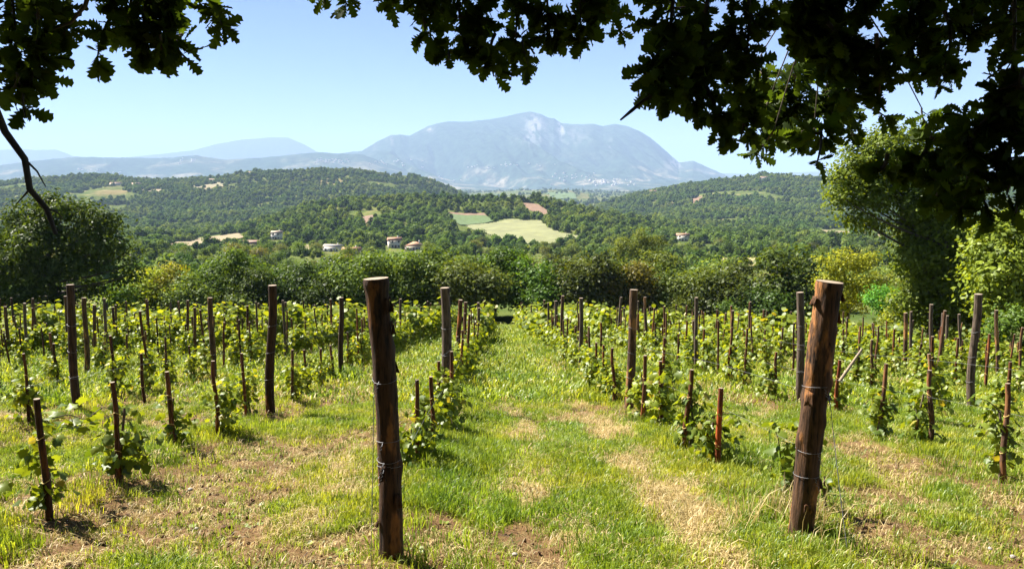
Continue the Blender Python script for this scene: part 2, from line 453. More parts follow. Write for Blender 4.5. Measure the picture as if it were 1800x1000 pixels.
F_HAY = simple('mown_hay', (0.24, 0.21, 0.075), 1, 0.25, 0.12)
F_GREENHAY = simple('greening_hay', (0.150, 0.155, 0.060), 1, 0.3, 0.09)
F_CROP = simple('green_crop', (0.065, 0.105, 0.026), 1, 0.25, 0.25)
F_EARTH = simple('bare_earth', (0.16, 0.095, 0.055), 1, 0.3, 0.2)
F_STUBBLE = simple('stubble', (0.19, 0.145, 0.072), 1, 0.2, 0.1)
F_PALE = simple('pale_field', (0.17, 0.15, 0.075), 1, 0.3, 0.05)
field('field', [(818, 396), (870, 392), (895, 386), (950, 388), (965, 400), (985, 410), (1028, 416), (1028, 424), (940, 430), (880, 420), (832, 405)], 500, 900, F_GREENHAY, 0.6)
field('field', [(788, 377), (855, 380), (868, 390), (810, 397), (800, 392)], 560, 930, F_CROP, 1.0)
field('field', [(788, 374), (850, 376), (858, 381), (790, 379)], 600, 930, F_EARTH, 0.8)
field('field', [(915, 357), (945, 360), (970, 375), (960, 381), (930, 370)], 600, 948, F_EARTH, 0.7)
field('field', [(300, 430), (350, 420), (420, 411), (432, 418), (380, 428), (330, 434)], 430, 1000, F_STUBBLE, 0.8)
field('field', [(525, 433), (548, 432), (548, 441), (524, 441)], 350, 620, F_STUBBLE, 0.8)
field('field', [(1440, 404), (1500, 408), (1580, 418), (1580, 426), (1500, 416), (1440, 413)], 450, 1150, F_STUBBLE, 0.8)
field('field', [(1270, 455), (1330, 455), (1330, 470), (1270, 472)], 180, 420, F_HAY, 0.6)
field('field', [(630, 383), (655, 379), (660, 390), (635, 396)], 500, 930, F_EARTH, 0.8)
field('field', [(1215, 350), (1235, 346), (1240, 353), (1218, 358)], 1200, 2040, F_EARTH, 0.8)
field('field', [(330, 322), (372, 319), (400, 322), (388, 330), (345, 331)], 1300, 2040, F_PALE, 1.0)
field('field', [(250, 332), (285, 333), (280, 338), (245, 337)], 1300, 2040, F_STUBBLE, 1.0)
field('field', [(350, 328), (400, 326), (395, 337), (362, 337)], 1300, 2040, F_STUBBLE, 1.0)
field('field', [(960, 340), (1010, 340), (1015, 350), (975, 351)], 2700, 4900, F_CROP, 2.0)
CLEAR = [on_hill(a, b_, 300, 900)[:2] for a, b_ in ((447, 436), (487, 421), (586, 442), (618, 447), (694, 436), (729, 440), (1200, 424))]
def in_field(x, y):
    k = np.zeros(np.shape(x), bool)
    for hx_, hy_ in CLEAR: k |= (np.abs(x - hx_ * np.asarray(y) / hy_) < 5.5) & (np.asarray(y) < hy_ + 6) & (np.asarray(y) > hy_ - 125)
    for q, P in enumerate(FIELDS):
        for f in ((1, 1.03, 1.07, 1.12) if q in (0, 1, 4, 5, 6) else (1, 1.02)): k |= inpoly(np.asarray(x) * f, np.asarray(y) * f, P)
    k &= ~((np.asarray(y) > 1200) & (fbm(np.asarray(x) / 23., np.asarray(y) / 23., 64, 2) > .56))
    return k

# ------------------------------------------------------------------ mountain and far ranges
def range_mesh(name, sil, Yc, Yf, Yb, foot, mat, nz, seed, ncol=420, spur=0.22, rocks=None):
    """a mountain range: crest along silhouette 'sil' at distance Yc, foot at Yf, falling behind to Yb"""
    a, b2 = prof(sil)
    s = np.linspace((a[0] - 900) / FPX, (a[-1] - 900) / FPX, ncol)
    tt = np.concatenate([np.linspace(0, 1, 110), np.linspace(1, 1.6, 20)[1:]])
    TT, SS = np.meshgrid(tt, s, indexing='ij')
    Yc_ = Yc * (1 + 0.05 * (fbm(SS * 6, SS * 0, seed, 3) - 0.5))
    YY = np.where(TT <= 1, Yf + (Yc_ - Yf) * TT, Yc_ + (Yb - Yc_) * (TT - 1) / 0.6)
    XX = SS * YY
    crest = zpix(np.interp(900 + FPX * SS, a, b2) + 1.6 * (fbm(SS * 160, SS * 0, seed + 9, 4) - 0.5) * nz, Yc_)
    ft = zpix(foot, Yf)
    ridge = 1 - np.abs(2 * fbm(XX / 950 + YY / 2600, YY / 4200, seed + 3, 5) - 1)
    t1 = np.clip(TT, 0, 1)
    shape = t1 ** 1.5
    ZZ = ft + (crest - ft) * shape + (crest - ft) * spur * (ridge - 0.72) * np.sin(np.pi * np.clip(t1, 0, 1)) ** 0.8
    ZZ = ZZ + nz * 26 * (fbm(XX / 260, YY / 420, seed + 4, 4) - 0.5) * np.sin(np.pi * t1)
    ZZ = np.where(TT > 1, crest + (-400 - crest) * ((TT - 1) / 0.6) ** 0.9, ZZ)
    nx, ny = len(s), len(tt)
    i = (np.arange(ny - 1)[:, None] * nx + np.arange(nx - 1)[None]).ravel()
    F = np.stack([i, i + 1, i + nx + 1, i + nx], -1)
    me = mesh(name, np.stack([XX, YY, ZZ], -1).reshape(-1, 3), F, mat, True)
    rk = np.zeros(XX.shape)
    pxx = 900 + FPX * SS; cyy = (ZZ - EYE) / YY
    pyy = 500 - FPX * (cyy * CP + SP) / (CP - cyy * SP)
    for (rx, ry, rw, rh, am) in (rocks or []):
        rk += am * np.exp(-((pxx - rx) / rw) ** 2 - ((pyy - ry) / rh) ** 2)
    n = fbm(XX / 45, ZZ / 60, seed + 20, 5)
    attr(me, 'rock', (np.clip(rk, 0, 1) * sstep(0.44, 0.56, n + 0.06 * np.clip(rk, 0, 1))).ravel())
    tag(add(name, me), kind='structure')

def mount_mat(name, forest, dry):
    m, N, L = newmat(name)
    tc = N.new('ShaderNodeTexCoord'); ar = N.new('ShaderNodeAttribute'); ar.attribute_name = 'rock'
    n1 = noise(N, L, tc.outputs['Object'], 0.012, 6, 0.7); n2 = noise(N, L, tc.outputs['Object'], 0.0022, 5, 0.6)
    sp = N.new('ShaderNodeSeparateXYZ'); L.new(tc.outputs['Object'], sp.inputs[0])
    low = N.new('ShaderNodeMapRange'); low.inputs[1].default_value = 420; low.inputs[2].default_value = -80; L.new(sp.outputs[2], low.inputs[0])
    c = ramp(N, [(0.35, tuple(v * 0.5 for v in forest)), (0.65, tuple(v * 1.7 for v in forest))], n1, L)
    patch = math_(N, L, 'MULTIPLY', ramp(N, [(0.52, (0, 0, 0)), (0.62, (1, 1, 1))], n2, L), low.outputs[0])
    patch = math_(N, L, 'MULTIPLY', patch, ramp(N, [(0.4, (0.2, 0.2, 0.2)), (0.6, (1, 1, 1))], n1, L))
    c = mix(N, L, patch, c, dry)
    c = mix(N, L, ar.outputs['Fac'], c, ramp(N, [(0.3, (0.12, 0.115, 0.10)), (0.7, (0.36, 0.34, 0.31))], n1, L))
    p = N.new('ShaderNodeBsdfPrincipled'); p.inputs['Roughness'].default_value = 1; p.inputs['Specular IOR Level'].default_value = 0; L.new(c, p.inputs['Base Color'])
    o = N.new('ShaderNodeOutputMaterial'); L.new(p.outputs[0], o.inputs[0])
    return m
M_MT = mount_mat('mountain_woods_and_rock', (0.030, 0.048, 0.028), (0.30, 0.25, 0.17))
SIL = [(430, 330), (500, 300), (560, 275), (640, 265), (665, 250), (690, 238), (706, 237), (722, 239), (755, 222), (775, 216), (790, 214), (830, 214), (880, 207), (905, 201), (930, 196), (948, 200), (962, 207), (972, 208), (985, 217), (1010, 219), (1040, 218), (1058, 222), (1075, 218), (1100, 222), (1125, 233), (1140, 243), (1170, 268), (1190, 286), (1215, 283), (1245, 296), (1270, 307), (1310, 330), (1380, 345)]
ROCKS = [(940, 222, 16, 20, 1.0), (985, 222, 6, 14, 1.0), (1070, 262, 4, 14, 0.7), (757, 225, 7, 9, 0.7), (1183, 287, 14, 10, 0.9), (655, 258, 8, 8, 0.5), (1000, 240, 30, 18, 0.35), (930, 245, 22, 10, 0.3), (690, 247, 6, 8, 0.4)]
range_mesh('mountain', SIL, 12500, 8300, 15500, 334, M_MT, 1.0, 71, 620, 0.62, ROCKS)
range_mesh('foothills', [(-700, 300), (-200, 290), (0, 292), (60, 284), (140, 276), (200, 277), (300, 278), (350, 273), (400, 281), (470, 277), (560, 268), (640, 272), (720, 300), (800, 318), (900, 330)], 9800, 7000, 10600, 340, M_MT, 1.0, 91, 420, 0.3)
range_mesh('foothills', [(900, 336), (1000, 325), (1100, 318), (1200, 322), (1300, 325), (1500, 318), (2000, 315), (2600, 320)], 9000, 7000, 10000, 340, M_MT, 1.0, 95, 320, 0.3)
range_mesh('distant_range', [(-600, 285), (-200, 270), (0, 265), (40, 262), (75, 264), (110, 263), (140, 275), (200, 279), (240, 276), (290, 271), (350, 264), (385, 254), (430, 246), (480, 242), (512, 242), (540, 254), (562, 267), (640, 285), (700, 300)], 20000, 16500, 23000, 320, M_MT, 0.6, 81, 300, 0.12)
range_mesh('distant_range', [(1150, 300), (1300, 306), (1500, 300), (1800, 290), (2300, 295)], 20500, 16500, 23000, 320, M_MT, 0.6, 85, 160, 0.12)

# ------------------------------------------------------------------ haze
hm, N, L = newmat('haze_air')
pv = N.new('ShaderNodeVolumePrincipled')
pv.inputs['Color'].default_value = (0.49, 0.68, 1.0, 1)
pv.inputs['Density'].default_value = 0.00007
pv.inputs['Anisotropy'].default_value = 0.0
o = N.new('ShaderNodeOutputMaterial'); L.new(pv.outputs[0], o.inputs['Volume'])
hx, hy0, hy1, hz0, hz1 = 33000, -400, 27500, -425, 1500
hv = [(-hx, hy0, hz0), (hx, hy0, hz0), (hx, hy1, hz0), (-hx, hy1, hz0), (-hx, hy0, hz1), (hx, hy0, hz1), (hx, hy1, hz1), (-hx, hy1, hz1)]
hf = [[0, 3, 2, 1], [4, 5, 6, 7], [0, 1, 5, 4], [1, 2, 6, 5], [2, 3, 7, 6], [3, 0, 4, 7]]
tag(add('haze', mesh('haze', hv, hf, hm)), kind='stuff')

# ------------------------------------------------------------------ scatter with geometry nodes (only for stuff)
def scatter(name, P, scl, rot, protos, label=None):
    """instances of the proto meshes on points, one object"""
    pc = bpy.data.collections.new(name + '_kinds')
    for q in protos: pc.objects.link(q)
    me = bpy.data.meshes.new(name)
    me.vertices.add(len(P)); me.vertices.foreach_set('co', np.asarray(P, np.float32).ravel())
    a = me.attributes.new('scl', 'FLOAT_VECTOR', 'POINT'); a.data.foreach_set('vector', np.asarray(scl, np.float32).ravel())
    a = me.attributes.new('rot', 'FLOAT_VECTOR', 'POINT'); a.data.foreach_set('vector', np.asarray(rot, np.float32).ravel())
    a = me.attributes.new('pick', 'INT', 'POINT'); a.data.foreach_set('value', rng.integers(0, len(protos), len(P)).astype(np.int32))
    g = bpy.data.node_groups.new(name, 'GeometryNodeTree')
    g.interface.new_socket('Geometry', in_out='INPUT', socket_type='NodeSocketGeometry')
    g.interface.new_socket('Geometry', in_out='OUTPUT', socket_type='NodeSocketGeometry')
    n = g.nodes; l = g.links
    gi = n.new('NodeGroupInput'); go = n.new('NodeGroupOutput')
    ip = n.new('GeometryNodeInstanceOnPoints')
    ci = n.new('GeometryNodeCollectionInfo'); ci.inputs[0].default_value = pc
    ci.inputs['Separate Children'].default_value = True; ci.inputs['Reset Children'].default_value = True
    def na(nm, ty):
        q = n.new('GeometryNodeInputNamedAttribute'); q.data_type = ty; q.inputs[0].default_value = nm; return q.outputs[0]
    l.new(gi.outputs[0], ip.inputs['Points']); l.new(ci.outputs[0], ip.inputs['Instance'])
    ip.inputs['Pick Instance'].default_value = True
    l.new(na('pick', 'INT'), ip.inputs['Instance Index'])
    l.new(na('rot', 'FLOAT_VECTOR'), ip.inputs['Rotation']); l.new(na('scl', 'FLOAT_VECTOR'), ip.inputs['Scale'])
    l.new(ip.outputs[0], go.inputs[0])
    o = add(name, me)
    mod = o.modifiers.new('scatter', 'NODES'); mod.node_group = g
    tag(o, label, kind='stuff')
    return o

# ------------------------------------------------------------------ leaf templates
def quad_leaf():                                   # folded rhombus
    return np.array([(-.5, 0, 0), (0, .28, -.06), (.5, 0, -.04), (0, -.28, -.06)]), np.array([[0, 1, 2], [0, 2, 3]])
QV, QF = quad_leaf()
def lobed(outline, fold=0.12, curl=0.1):
    """leaf from a half outline [(t, half width)], strips either side of the midrib"""
    n = len(outline); t = np.array([a for a, _ in outline]); wd = np.array([b for _, b in outline])
    mid = np.stack([t, 0 * t, -curl * (t - 0.4) ** 2 * 2], -1)
    le = np.stack([t + 0.06 * (wd > 0.15), wd, mid[:, 2] + fold * wd], -1); ri = le * np.array([1, -1, 1])
    V = np.concatenate([mid, le, ri]); i = np.arange(n - 1)
    F = np.concatenate([np.stack([i, i + 1, n + i + 1, n + i], -1), np.stack([i + 1, i, 2 * n + i, 2 * n + i + 1], -1)])
    T = np.concatenate([F[:, [0, 1, 2]], F[:, [0, 2, 3]]])
    return V, T
OAKV, OAKF = lobed([(0, .012), (.12, .02), (.17, .12), (.25, .07), (.33, .22), (.42, .10), (.52, .30), (.6, .14), (.70, .29), (.79, .15), (.88, .2), (.95, .12), (1.0, .0)])
def palmate():
    ang = np.radians([-158, -128, -100, -72, -48, -24, 0, 24, 48, 72, 100, 128, 158])
    rad = np.array([.42, .50, .36, .60, .44, .52, .66, .52, .44, .60, .36, .50, .42])
    V = [(0.0, 0, 0.03)]
    for a, r in zip(ang, rad): V.append((0.38 + r * math.cos(a), r * math.sin(a), -0.10 * r - 0.16 * abs(r * math.sin(a)) ** 1.5))
    V[0] = (0.30, 0, 0.02)
    V.append((0.14, 0, 0))
    k = len(ang)
    F = [(0, j, j + 1) for j in range(1, k)] + [(0, k, k + 1), (0, k + 1, 1)]
    return np.array(V), np.array(F)
PALV, PALF = palmate()
PALV = PALV * np.array([0.9, 0.9, 1.0])
def mid_leaf():
    V = np.array([(0, 0, 0), (.25, .42, -.08), (.75, .38, -.12), (1, 0, -.1), (.75, -.38, -.12), (.25, -.42, -.08)]); 
    return V, np.array([[0, 2, 1], [0, 3, 2], [0, 4, 3], [0, 5, 4]])
MIDV, MIDF = mid_leaf()

def rand_frames(n, out, up=0.4, rnd=0.7, rg=rng, droop=0.3):
    Nn = norm(out * 0.6 + np.array([0, 0, up]) + rnd * rg.standard_normal((n, 3)) * 0.6)
    T = norm(rg.standard_normal((n, 3)) + out * 0.6 + np.array([0, 0, -droop]))
    return frames(Nn, T)

# ------------------------------------------------------------------ trees
def tree_meshes(seed, H, W, nlobe=16, nleaf=7000, leaf=0.26, base=0.18, trunk_r=0.16, lobes=None, shell=0.55, lean=0.0, limb_every=1):
    rg = np.random.default_rng(seed)
    if lobes is None:
        C = []
        while len(C) < nlobe:
            q = rg.uniform(-1, 1, 3)
            if np.linalg.norm(q) > 1: continue
            if np.linalg.norm(q) < 0.35 and rg.random() < .7: continue
            C.append(q)
        C = np.array(C)
        zc = H * (base + (1 - base) * 0.52); ax = np.array([W * .36, W * .36, H * (1 - base) * .38])
        C = C * ax + np.array([0, 0, zc])
        rad = rg.uniform(.13, .25, nlobe) * W
        rad = rad * (1 - 0.25 * np.clip((C[:, 2] - zc) / ax[2], 0, 1))
    else:
        C = np.array([l[:3] for l in lobes], float); rad = np.array([l[3] for l in lobes], float); nlobe = len(C)
    p = rad ** 2 / (rad ** 2).sum()
    idx = rg.choice(nlobe, nleaf, p=p)
    # leaves gather in small sprays on each lobe
    nspray = max(nleaf // 34, nlobe * 6)
    sidx = rg.choice(nlobe, nspray, p=p)
    sd = norm(rg.standard_normal((nspray, 3)) + np.array([0, 0, 0.15]))
    srad = rg.uniform(shell, 1.0, nspray) * np.where(rg.random(nspray) < .25, rg.uniform(1.0, 1.35, nspray), 1)
    sc = C[sidx] + sd * (rad[sidx] * srad)[:, None] * np.array([1, 1, .85])
    k = rg.integers(0, nspray, nleaf)
    pos = sc[k] + rg.standard_normal((nleaf, 3)) * leaf * np.array([1.7, 1.7, 1.05])
    out = norm(norm(pos - C[sidx[k]]) + .6 * norm(pos - sc[k]))
    Mx = rand_frames(nleaf, out, .5, .6, rg)
    V, F = stamp(QV, QF, pos, Mx, leaf * rg.uniform(.65, 1.35, nleaf))
    crown = mesh('crown', V, F, M_CROWN)
    g = Geo()
    top = H * 0.75
    zt = np.linspace(0, top, 7)
    wx = np.cumsum(rg.standard_normal(7) * .05 * W * .3) + lean * zt; wy = np.cumsum(rg.standard_normal(7) * .05 * W * .3)
    wx -= wx[0]; wy -= wy[0]
    tp = np.stack([wx, wy, zt], -1); tr = trunk_r * np.linspace(1.15, .25, 7); tr[0] *= 1.3
    g.put(*tube(tp, tr, 8))
    for q in range(0, nlobe, limb_every):
        z0 = np.clip(C[q][2] * .72, H * base * .6, top * .95)
        s0 = np.array([np.interp(z0, zt, wx), np.interp(z0, zt, wy), z0])
        mid = (s0 + C[q]) / 2 + np.array([0, 0, -.08 * np.linalg.norm(C[q] - s0)])
        t = np.linspace(0, 1, 5)[:, None]
        pts = (1 - t) ** 2 * s0 + 2 * t * (1 - t) * mid + t * t * C[q]
        r0 = np.interp(z0, zt, tr) * .5
        g.put(*tube(pts, np.linspace(r0, r0 * .25, 5), 5))
    return g.mesh('trunk', M_TRUNK, True), crown

PROTO = {}
def proto(kind, **kw):
    if kind not in PROTO: PROTO[kind] = tree_meshes(**kw)
    return PROTO[kind]
for k in range(6):
    proto(('broad', k), seed=100 + k, H=7.0, W=6.4, nlobe=12 + k, nleaf=7500, leaf=0.30, base=.10)
for k in range(3):
    proto(('small', k), seed=140 + k, H=5.0, W=5.0, nlobe=11 + k, nleaf=2200, leaf=0.36, base=.10, limb_every=3)
def tree(kind, loc, s, color, label, cat='tree', group=None, name='broadleaf_tree', rz=None, sz=None):
    tm, cm = PROTO[kind]
    o = empty(name, loc, rng.uniform(0, 6.28) if rz is None else rz)
    o.scale = (s, s, s * (sz or 1))
    t = add('trunk', tm, o); c = add('crown', cm, o); c.color = (*color, 1); t.color = (1, 1, 1, 1)
    tag(o, label, cat, group)
    return o

def ordinal(n):
    one = ['', 'first', 'second', 'third', 'fourth', 'fifth', 'sixth', 'seventh', 'eighth', 'ninth', 'tenth', 'eleventh', 'twelfth', 'thirteenth', 'fourteenth', 'fifteenth', 'sixteenth', 'seventeenth', 'eighteenth', 'nineteenth']
    if n < 20: return one[n]
    tens = {2: ('twenty', 'twentieth'), 3: ('thirty', 'thirtieth'), 4: ('forty', 'fortieth'), 5: ('fifty', 'fiftieth'), 6: ('sixty', 'sixtieth')}[n // 10]
    return tens[1] if n % 10 == 0 else tens[0] + '-' + one[n % 10]

DG = (0.036, 0.058, 0.016); MG = (0.060, 0.092, 0.022); YG = (0.125, 0.150, 0.026); LG = (0.085, 0.125, 0.028); OL = (0.075, 0.09, 0.028)
# the line of trees that closes the vineyard: (photo x, photo y of the top, distance, colour, tone words)
LINE = [(-120, 440, 74, DG, 'dark green'), (-60, 455, 72, MG, 'green'), (205, 500, 71, LG, 'light green'), (238, 482, 73, YG, 'yellow-green'), (285, 470, 75, YG, 'yellow-green'),
        (318, 482, 73, LG, 'light green'), (350, 466, 77, MG, 'green'), (405, 455, 78, MG, 'green'), (440, 470, 74, DG, 'dark green'), (478, 466, 77, DG, 'dark green'), (520, 462, 76, DG, 'dark green'), (560, 475, 74, DG, 'dark green'),
        (603, 447, 80, DG, 'dark green'), (640, 462, 75, MG, 'green'), (668, 452, 79, MG, 'green'), (705, 440, 80, LG, 'light green'), (742, 452, 76, MG, 'green'), (790, 448, 78, MG, 'green'),
        (830, 455, 75, MG, 'green'), (868, 452, 80, DG, 'dark green'), (905, 440, 79, MG, 'green'), (950, 452, 76, MG, 'green'), (990, 450, 80, DG, 'dark green'), (1030, 455, 76, DG, 'dark green'), (1075, 448, 78, DG, 'dark green'),
        (1110, 470, 75, OL, 'olive green'), (1150, 452, 79, OL, 'olive green'), (1185, 462, 76, MG, 'green'), (1225, 472, 74, MG, 'green'), (1262, 482, 72, DG, 'dark green'), (1345, 505, 70, DG, 'dark green'),
        (1318, 480, 77, DG, 'dark green'), (1385, 437, 72, DG, 'dark green'), (1425, 475, 70, MG, 'green'), (1300, 535, 68.5, MG, 'green'), (1190, 530, 72, OL, 'olive green')]
tall_order = sorted(range(len(LINE)), key=lambda q: LINE[q][0])
rank = {q: r for r, q in enumerate(tall_order)}
n_off = sum(1 for l in LINE if l[0] < 100)
for q, (px, py, Yd, colr, words_) in enumerate(LINE):
    top = at(px, py - 9 + (q * 37 % 17 - 8), Yd); zb = float(hz(np.array([top[0]]), np.array([float(max(Yd, 72.5))]))[0])
    Ht = top[2] - zb
    s = Ht / 7.0
    lab = f'{words_} tree in the line behind the vineyard, {ordinal(rank[q] - n_off + 1)} from the left' if px > 100 else f'{words_} tree behind the big oak at the left edge, {"outer" if px < -100 else "inner"} of two'
    tree(('broad', q % 6), (top[0], Yd, zb - .1), s * rng.uniform(1.02, 1.2), tuple(v * rng.uniform(.85, 1.15) for v in colr), lab, group='trees along the far edge of the vineyard', sz=1 / 1.1)

# the bigger single trees, each with a crown of its own shape
def lobes_from(px_list, Y, x0, zb, dy=1.0):
    out = []
    for (px, py, rp, dd) in px_list:
        q = at(px, py, Y + dd * dy)
        out.append((q[0] - x0, dd * dy * 1.6, q[2] - zb, rp * .88 * Y / FPX))
    return out
def big_tree(name, px, Y, lobes_px, nleaf, leaf, colr, label, seed, trunk_r=0.3, cat='tree', lean=0.0):
    x0 = at(px, 500, Y)[0]; zb = float(gz(x0, Y)) if Y < 72 else float(hz(np.array([x0]), np.array([float(Y)]))[0])
    lob = lobes_from(lobes_px, Y, x0, zb)
    H = max(l[2] + l[3] for l in lob); W = 2 * max(abs(l[0]) + l[3] for l in lob)
    tm, cm = tree_meshes(seed, H, W, nleaf=nleaf, leaf=leaf, lobes=lob, trunk_r=trunk_r, lean=lean)
    o = empty(name, (x0, Y, zb - .05))
    t = add('trunk', tm, o); c = add('crown', cm, o); c.color = (*colr, 1)
    tag(o, label, cat)
    return o
big_tree('oak_tree', 105, 56, [(85, 362, 26, 0), (58, 385, 22, .8), (118, 368, 22, -.6), (150, 375, 26, .3), (182, 392, 24, 0), (205, 425, 22, -.4), (232, 462, 17, 0), (222, 445, 14, .3), (140, 415, 36, 1.2), (95, 405, 30, -.4), (70, 430, 34, -1.2), (18, 385, 18, .5), (35, 410, 24, 0), (-10, 430, 34, 0), (-50, 450, 36, 0), (15, 465, 38, -1.5), (75, 475, 38, -1.0), (130, 460, 34, -.6), (172, 455, 26, .4), (212, 488, 17, .4), (240, 478, 10, -.2), (-60, 500, 40, 0), (0, 525, 34, -1.6), (50, 525, 32, -1.5), (105, 520, 32, 0), (155, 508, 24, .5), (40, 362, 12, 0), (165, 425, 24, -.8)],
         24000, 0.29, (0.036, 0.056, 0.013), 'large dark spreading oak at the left edge behind the vines', 301, 0.34)
big_tree('oak_tree', 1640, 38, [(1490, 300, 36, 0), (1520, 270, 42, .5), (1560, 255, 45, 0), (1610, 260, 50, 1), (1660, 290, 55, .5), (1475, 345, 26, -.3), (1500, 340, 34, .4), (1530, 340, 40, 0), (1510, 385, 24, 0), (1535, 395, 18, .2), (1570, 330, 45, .8), (1620, 350, 52, -.3), (1660, 400, 50, .4), (1600, 400, 34, .3), (1625, 440, 42, 0), (1660, 470, 46, -.3), (1615, 490, 40, .2), (1680, 520, 44, -.2), (1630, 535, 40, 0), (1590, 530, 24, 0), (1650, 440, 56, 0), (1680, 480, 52, 0), (1605, 450, 36, -.5), (1650, 510, 56, -.4), (1610, 555, 34, 0), (1690, 555, 44, 0), (1640, 390, 56, 0), (1700, 440, 36, .6), (1720, 540, 40, 0), (1700, 330, 45, .6), (1545, 300, 40, .2)],
         50000, 0.20, (0.080, 0.108, 0.019), 'tall oak beyond the right post, its bright left crown hanging out over the valley', 302, 0.3)
big_tree('walnut_tree', 1765, 33, [(1738, 440, 30, 0), (1755, 410, 34, .3), (1790, 400, 40, .5), (1835, 420, 50, 0), (1740, 480, 38, -.4), (1780, 460, 44, -.3), (1820, 490, 50, 0), (1770, 520, 40, -.4), (1735, 530, 30, 0), (1815, 540, 44, 0), (1870, 470, 50, .5), (1722, 475, 16, .6)],
         15000, 0.22, (0.120, 0.155, 0.027), 'bright yellow-green walnut at the right edge of the vineyard', 303, 0.2)
big_tree('locust_tree', 1492, 50, [(1490, 455, 24, 0), (1470, 470, 24, 0), (1515, 468, 24, .3), (1450, 490, 20, 0), (1500, 495, 28, -.3), (1535, 490, 20, 0), (1475, 515, 26, -.3), (1515, 525, 26, 0), (1480, 540, 22, 0), (1445, 455, 10, 0), (1530, 450, 10, 0)],
         8000, 0.17, (0.165, 0.180, 0.026), 'yellowish feathery locust tree right of the thick leaning post', 304, 0.12)
big_tree('acacia_shrub', 1550, 44, [(1550, 510, 16, 0), (1535, 525, 16, 0), (1570, 522, 16, .2), (1555, 540, 18, 0)],
         2600, 0.13, (0.075, 0.19, 0.045), 'fresh green acacia shrub between the yellow locust and the dark oak', 305, 0.05, 'shrub')
big_tree('bramble_shrub', 1585, 41, [(1580, 545, 16, 0), (1600, 555, 16, 0), (1610, 535, 12, .2), (1560, 558, 12, 0)],
         2600, 0.12, (0.13, 0.15, 0.03), 'olive shrub low in front of the dark oak', 306, 0.04, 'shrub')
big_tree('hazel_shrub', 1780, 27, [(1760, 575, 24, 0), (1790, 560, 28, 0), (1825, 570, 34, 0), (1740, 592, 14, -.2)],
         4200, 0.12, (0.06, 0.10, 0.022), 'low dark green shrub at the far right behind two posts', 307, 0.05, 'shrub')
big_tree('oak_tree', 1128, 150, [(1095, 428, 17, 0), (1130, 415, 19, 0), (1155, 425, 16, 0), (1110, 440, 20, -.5), (1150, 445, 18, 0), (1128, 432, 20, .5), (1088, 445, 12, 0), (1130, 455, 20, 0)],
         7000, 0.34, (0.085, 0.105, 0.024), 'big rounded tree standing above the treeline right of the hay field', 308, 0.3)

# trees of the valley beyond the line
def val_label(q, x, Yd):
    px = 900 + FPX * x / Yd
    tone = ['dark green', 'green', 'light green', 'deep green', 'olive green'][q % 5]
    if px < 260: a = 'left edge'
    elif px < 430: a = 'stubble field'
    elif px < 560: a = 'long low farmhouse'
    elif px < 660: a = 'white shed'
    elif px < 790: a = 'orange-roofed house'
    elif px < 930: a = 'green crop field'
    elif px < 1060: a = 'hay field'
    elif px < 1240: a = 'lone white house'
    elif px < 1440: a = 'right hill foot'
    else: a = 'yellow locust and oak'
    dd = 'close behind the treeline' if Yd < 190 else 'midway in the valley' if Yd < 320 else 'far back in the valley'
    return f'round {tone} tree {dd}, towards the {a}'
vt = 0
tries = 0
VAL = []
while len(VAL) < 230 and tries < 9000:
    tries += 1
    Yd = 95 + 420 * rng.random() ** 0.8
    px = rng.uniform(-30, 1830); x = (px - 900) / FPX * Yd
    if in_field(np.array([x]), np.array([Yd]))[0]: continue
    if any((x - a) ** 2 + (Yd - c) ** 2 < (3.0 + Yd * .008) ** 2 for a, c in VAL): continue
    if fbm(np.array([x / 40.]), np.array([Yd / 40.]), 77, 3)[0] < .36: continue
    VAL.append((x, Yd))
PAL = [(0.045, 0.072, 0.020), (0.065, 0.095, 0.025), (0.085, 0.112, 0.030), (0.055, 0.082, 0.024), (0.100, 0.115, 0.035)]
for q, (x, Yd) in enumerate(VAL):
    zb = float(hz(np.array([x]), np.array([Yd]))[0])
    if Yd < 170: zmax = 4.5
    s = rng.uniform(.85, 1.55)
    tree(('small', q % 3), (x, Yd, zb - .2), s, tuple(v * rng.uniform(.85, 1.15) for v in PAL[q % 5]), val_label(q, x, Yd), group='trees in the valley', sz=rng.uniform(.85, 1.15))

# forest on the hillsides: one mass, nobody could count it
def blob_tree(seed, n, leaf):
    rg = np.random.default_rng(seed)
    C = rg.uniform(-1, 1, (7, 3)) * np.array([.55, .55, .45]) + np.array([0, 0, .95])
    k = rg.integers(0, 7, n); d = norm(rg.standard_normal((n, 3)) + np.array([0, 0, .25]))
    pos = C[k] + d * rg.uniform(.35, .62, n)[:, None]
    V, F = stamp(QV, QF, pos, rand_frames(n, d, .4, .6, rg), leaf * rg.uniform(.7, 1.3, n))
    o = add('forest_tree', mesh('forest_tree', V, F, M_FOREST), link=False)
    return o
FT = [blob_tree(400 + k, 420, .42) for k in range(4)]
PX = []; SC = []
def grow(n, y0, y1, pw, cond, smin, smax):
    Yd = y0 + (y1 - y0) * rng.random(n) ** pw
    x = rng.uniform(-.78, .78, n) * Yd
    ok = ~in_field(x, Yd) & cond(x, Yd)
    x, Yd = x[ok], Yd[ok]
    z = hz(x, Yd)
    s = .82 * rng.uniform(smin, smax, len(x)) * np.where(rng.random(len(x)) < .10, 1.3, 1) * np.where(rng.random(len(x)) < .3, .7, 1) * (.8 + .4 * fbm(x / 45, Yd / 45, 58, 2))
    PX.append(np.stack([x, Yd, z - .3], -1)); SC.append(np.stack([s, s, s * rng.uniform(.85, 1.25, len(x))], -1))
grow(9000, 480, 980, .8, lambda x, y: fbm(x / 60, y / 60, 51, 3) > .36, 3.0, 5.2)
grow(3200, 110, 520, .7, lambda x, y: fbm(x / 40, y / 40, 78, 3) > .40, 1.5, 3.6)
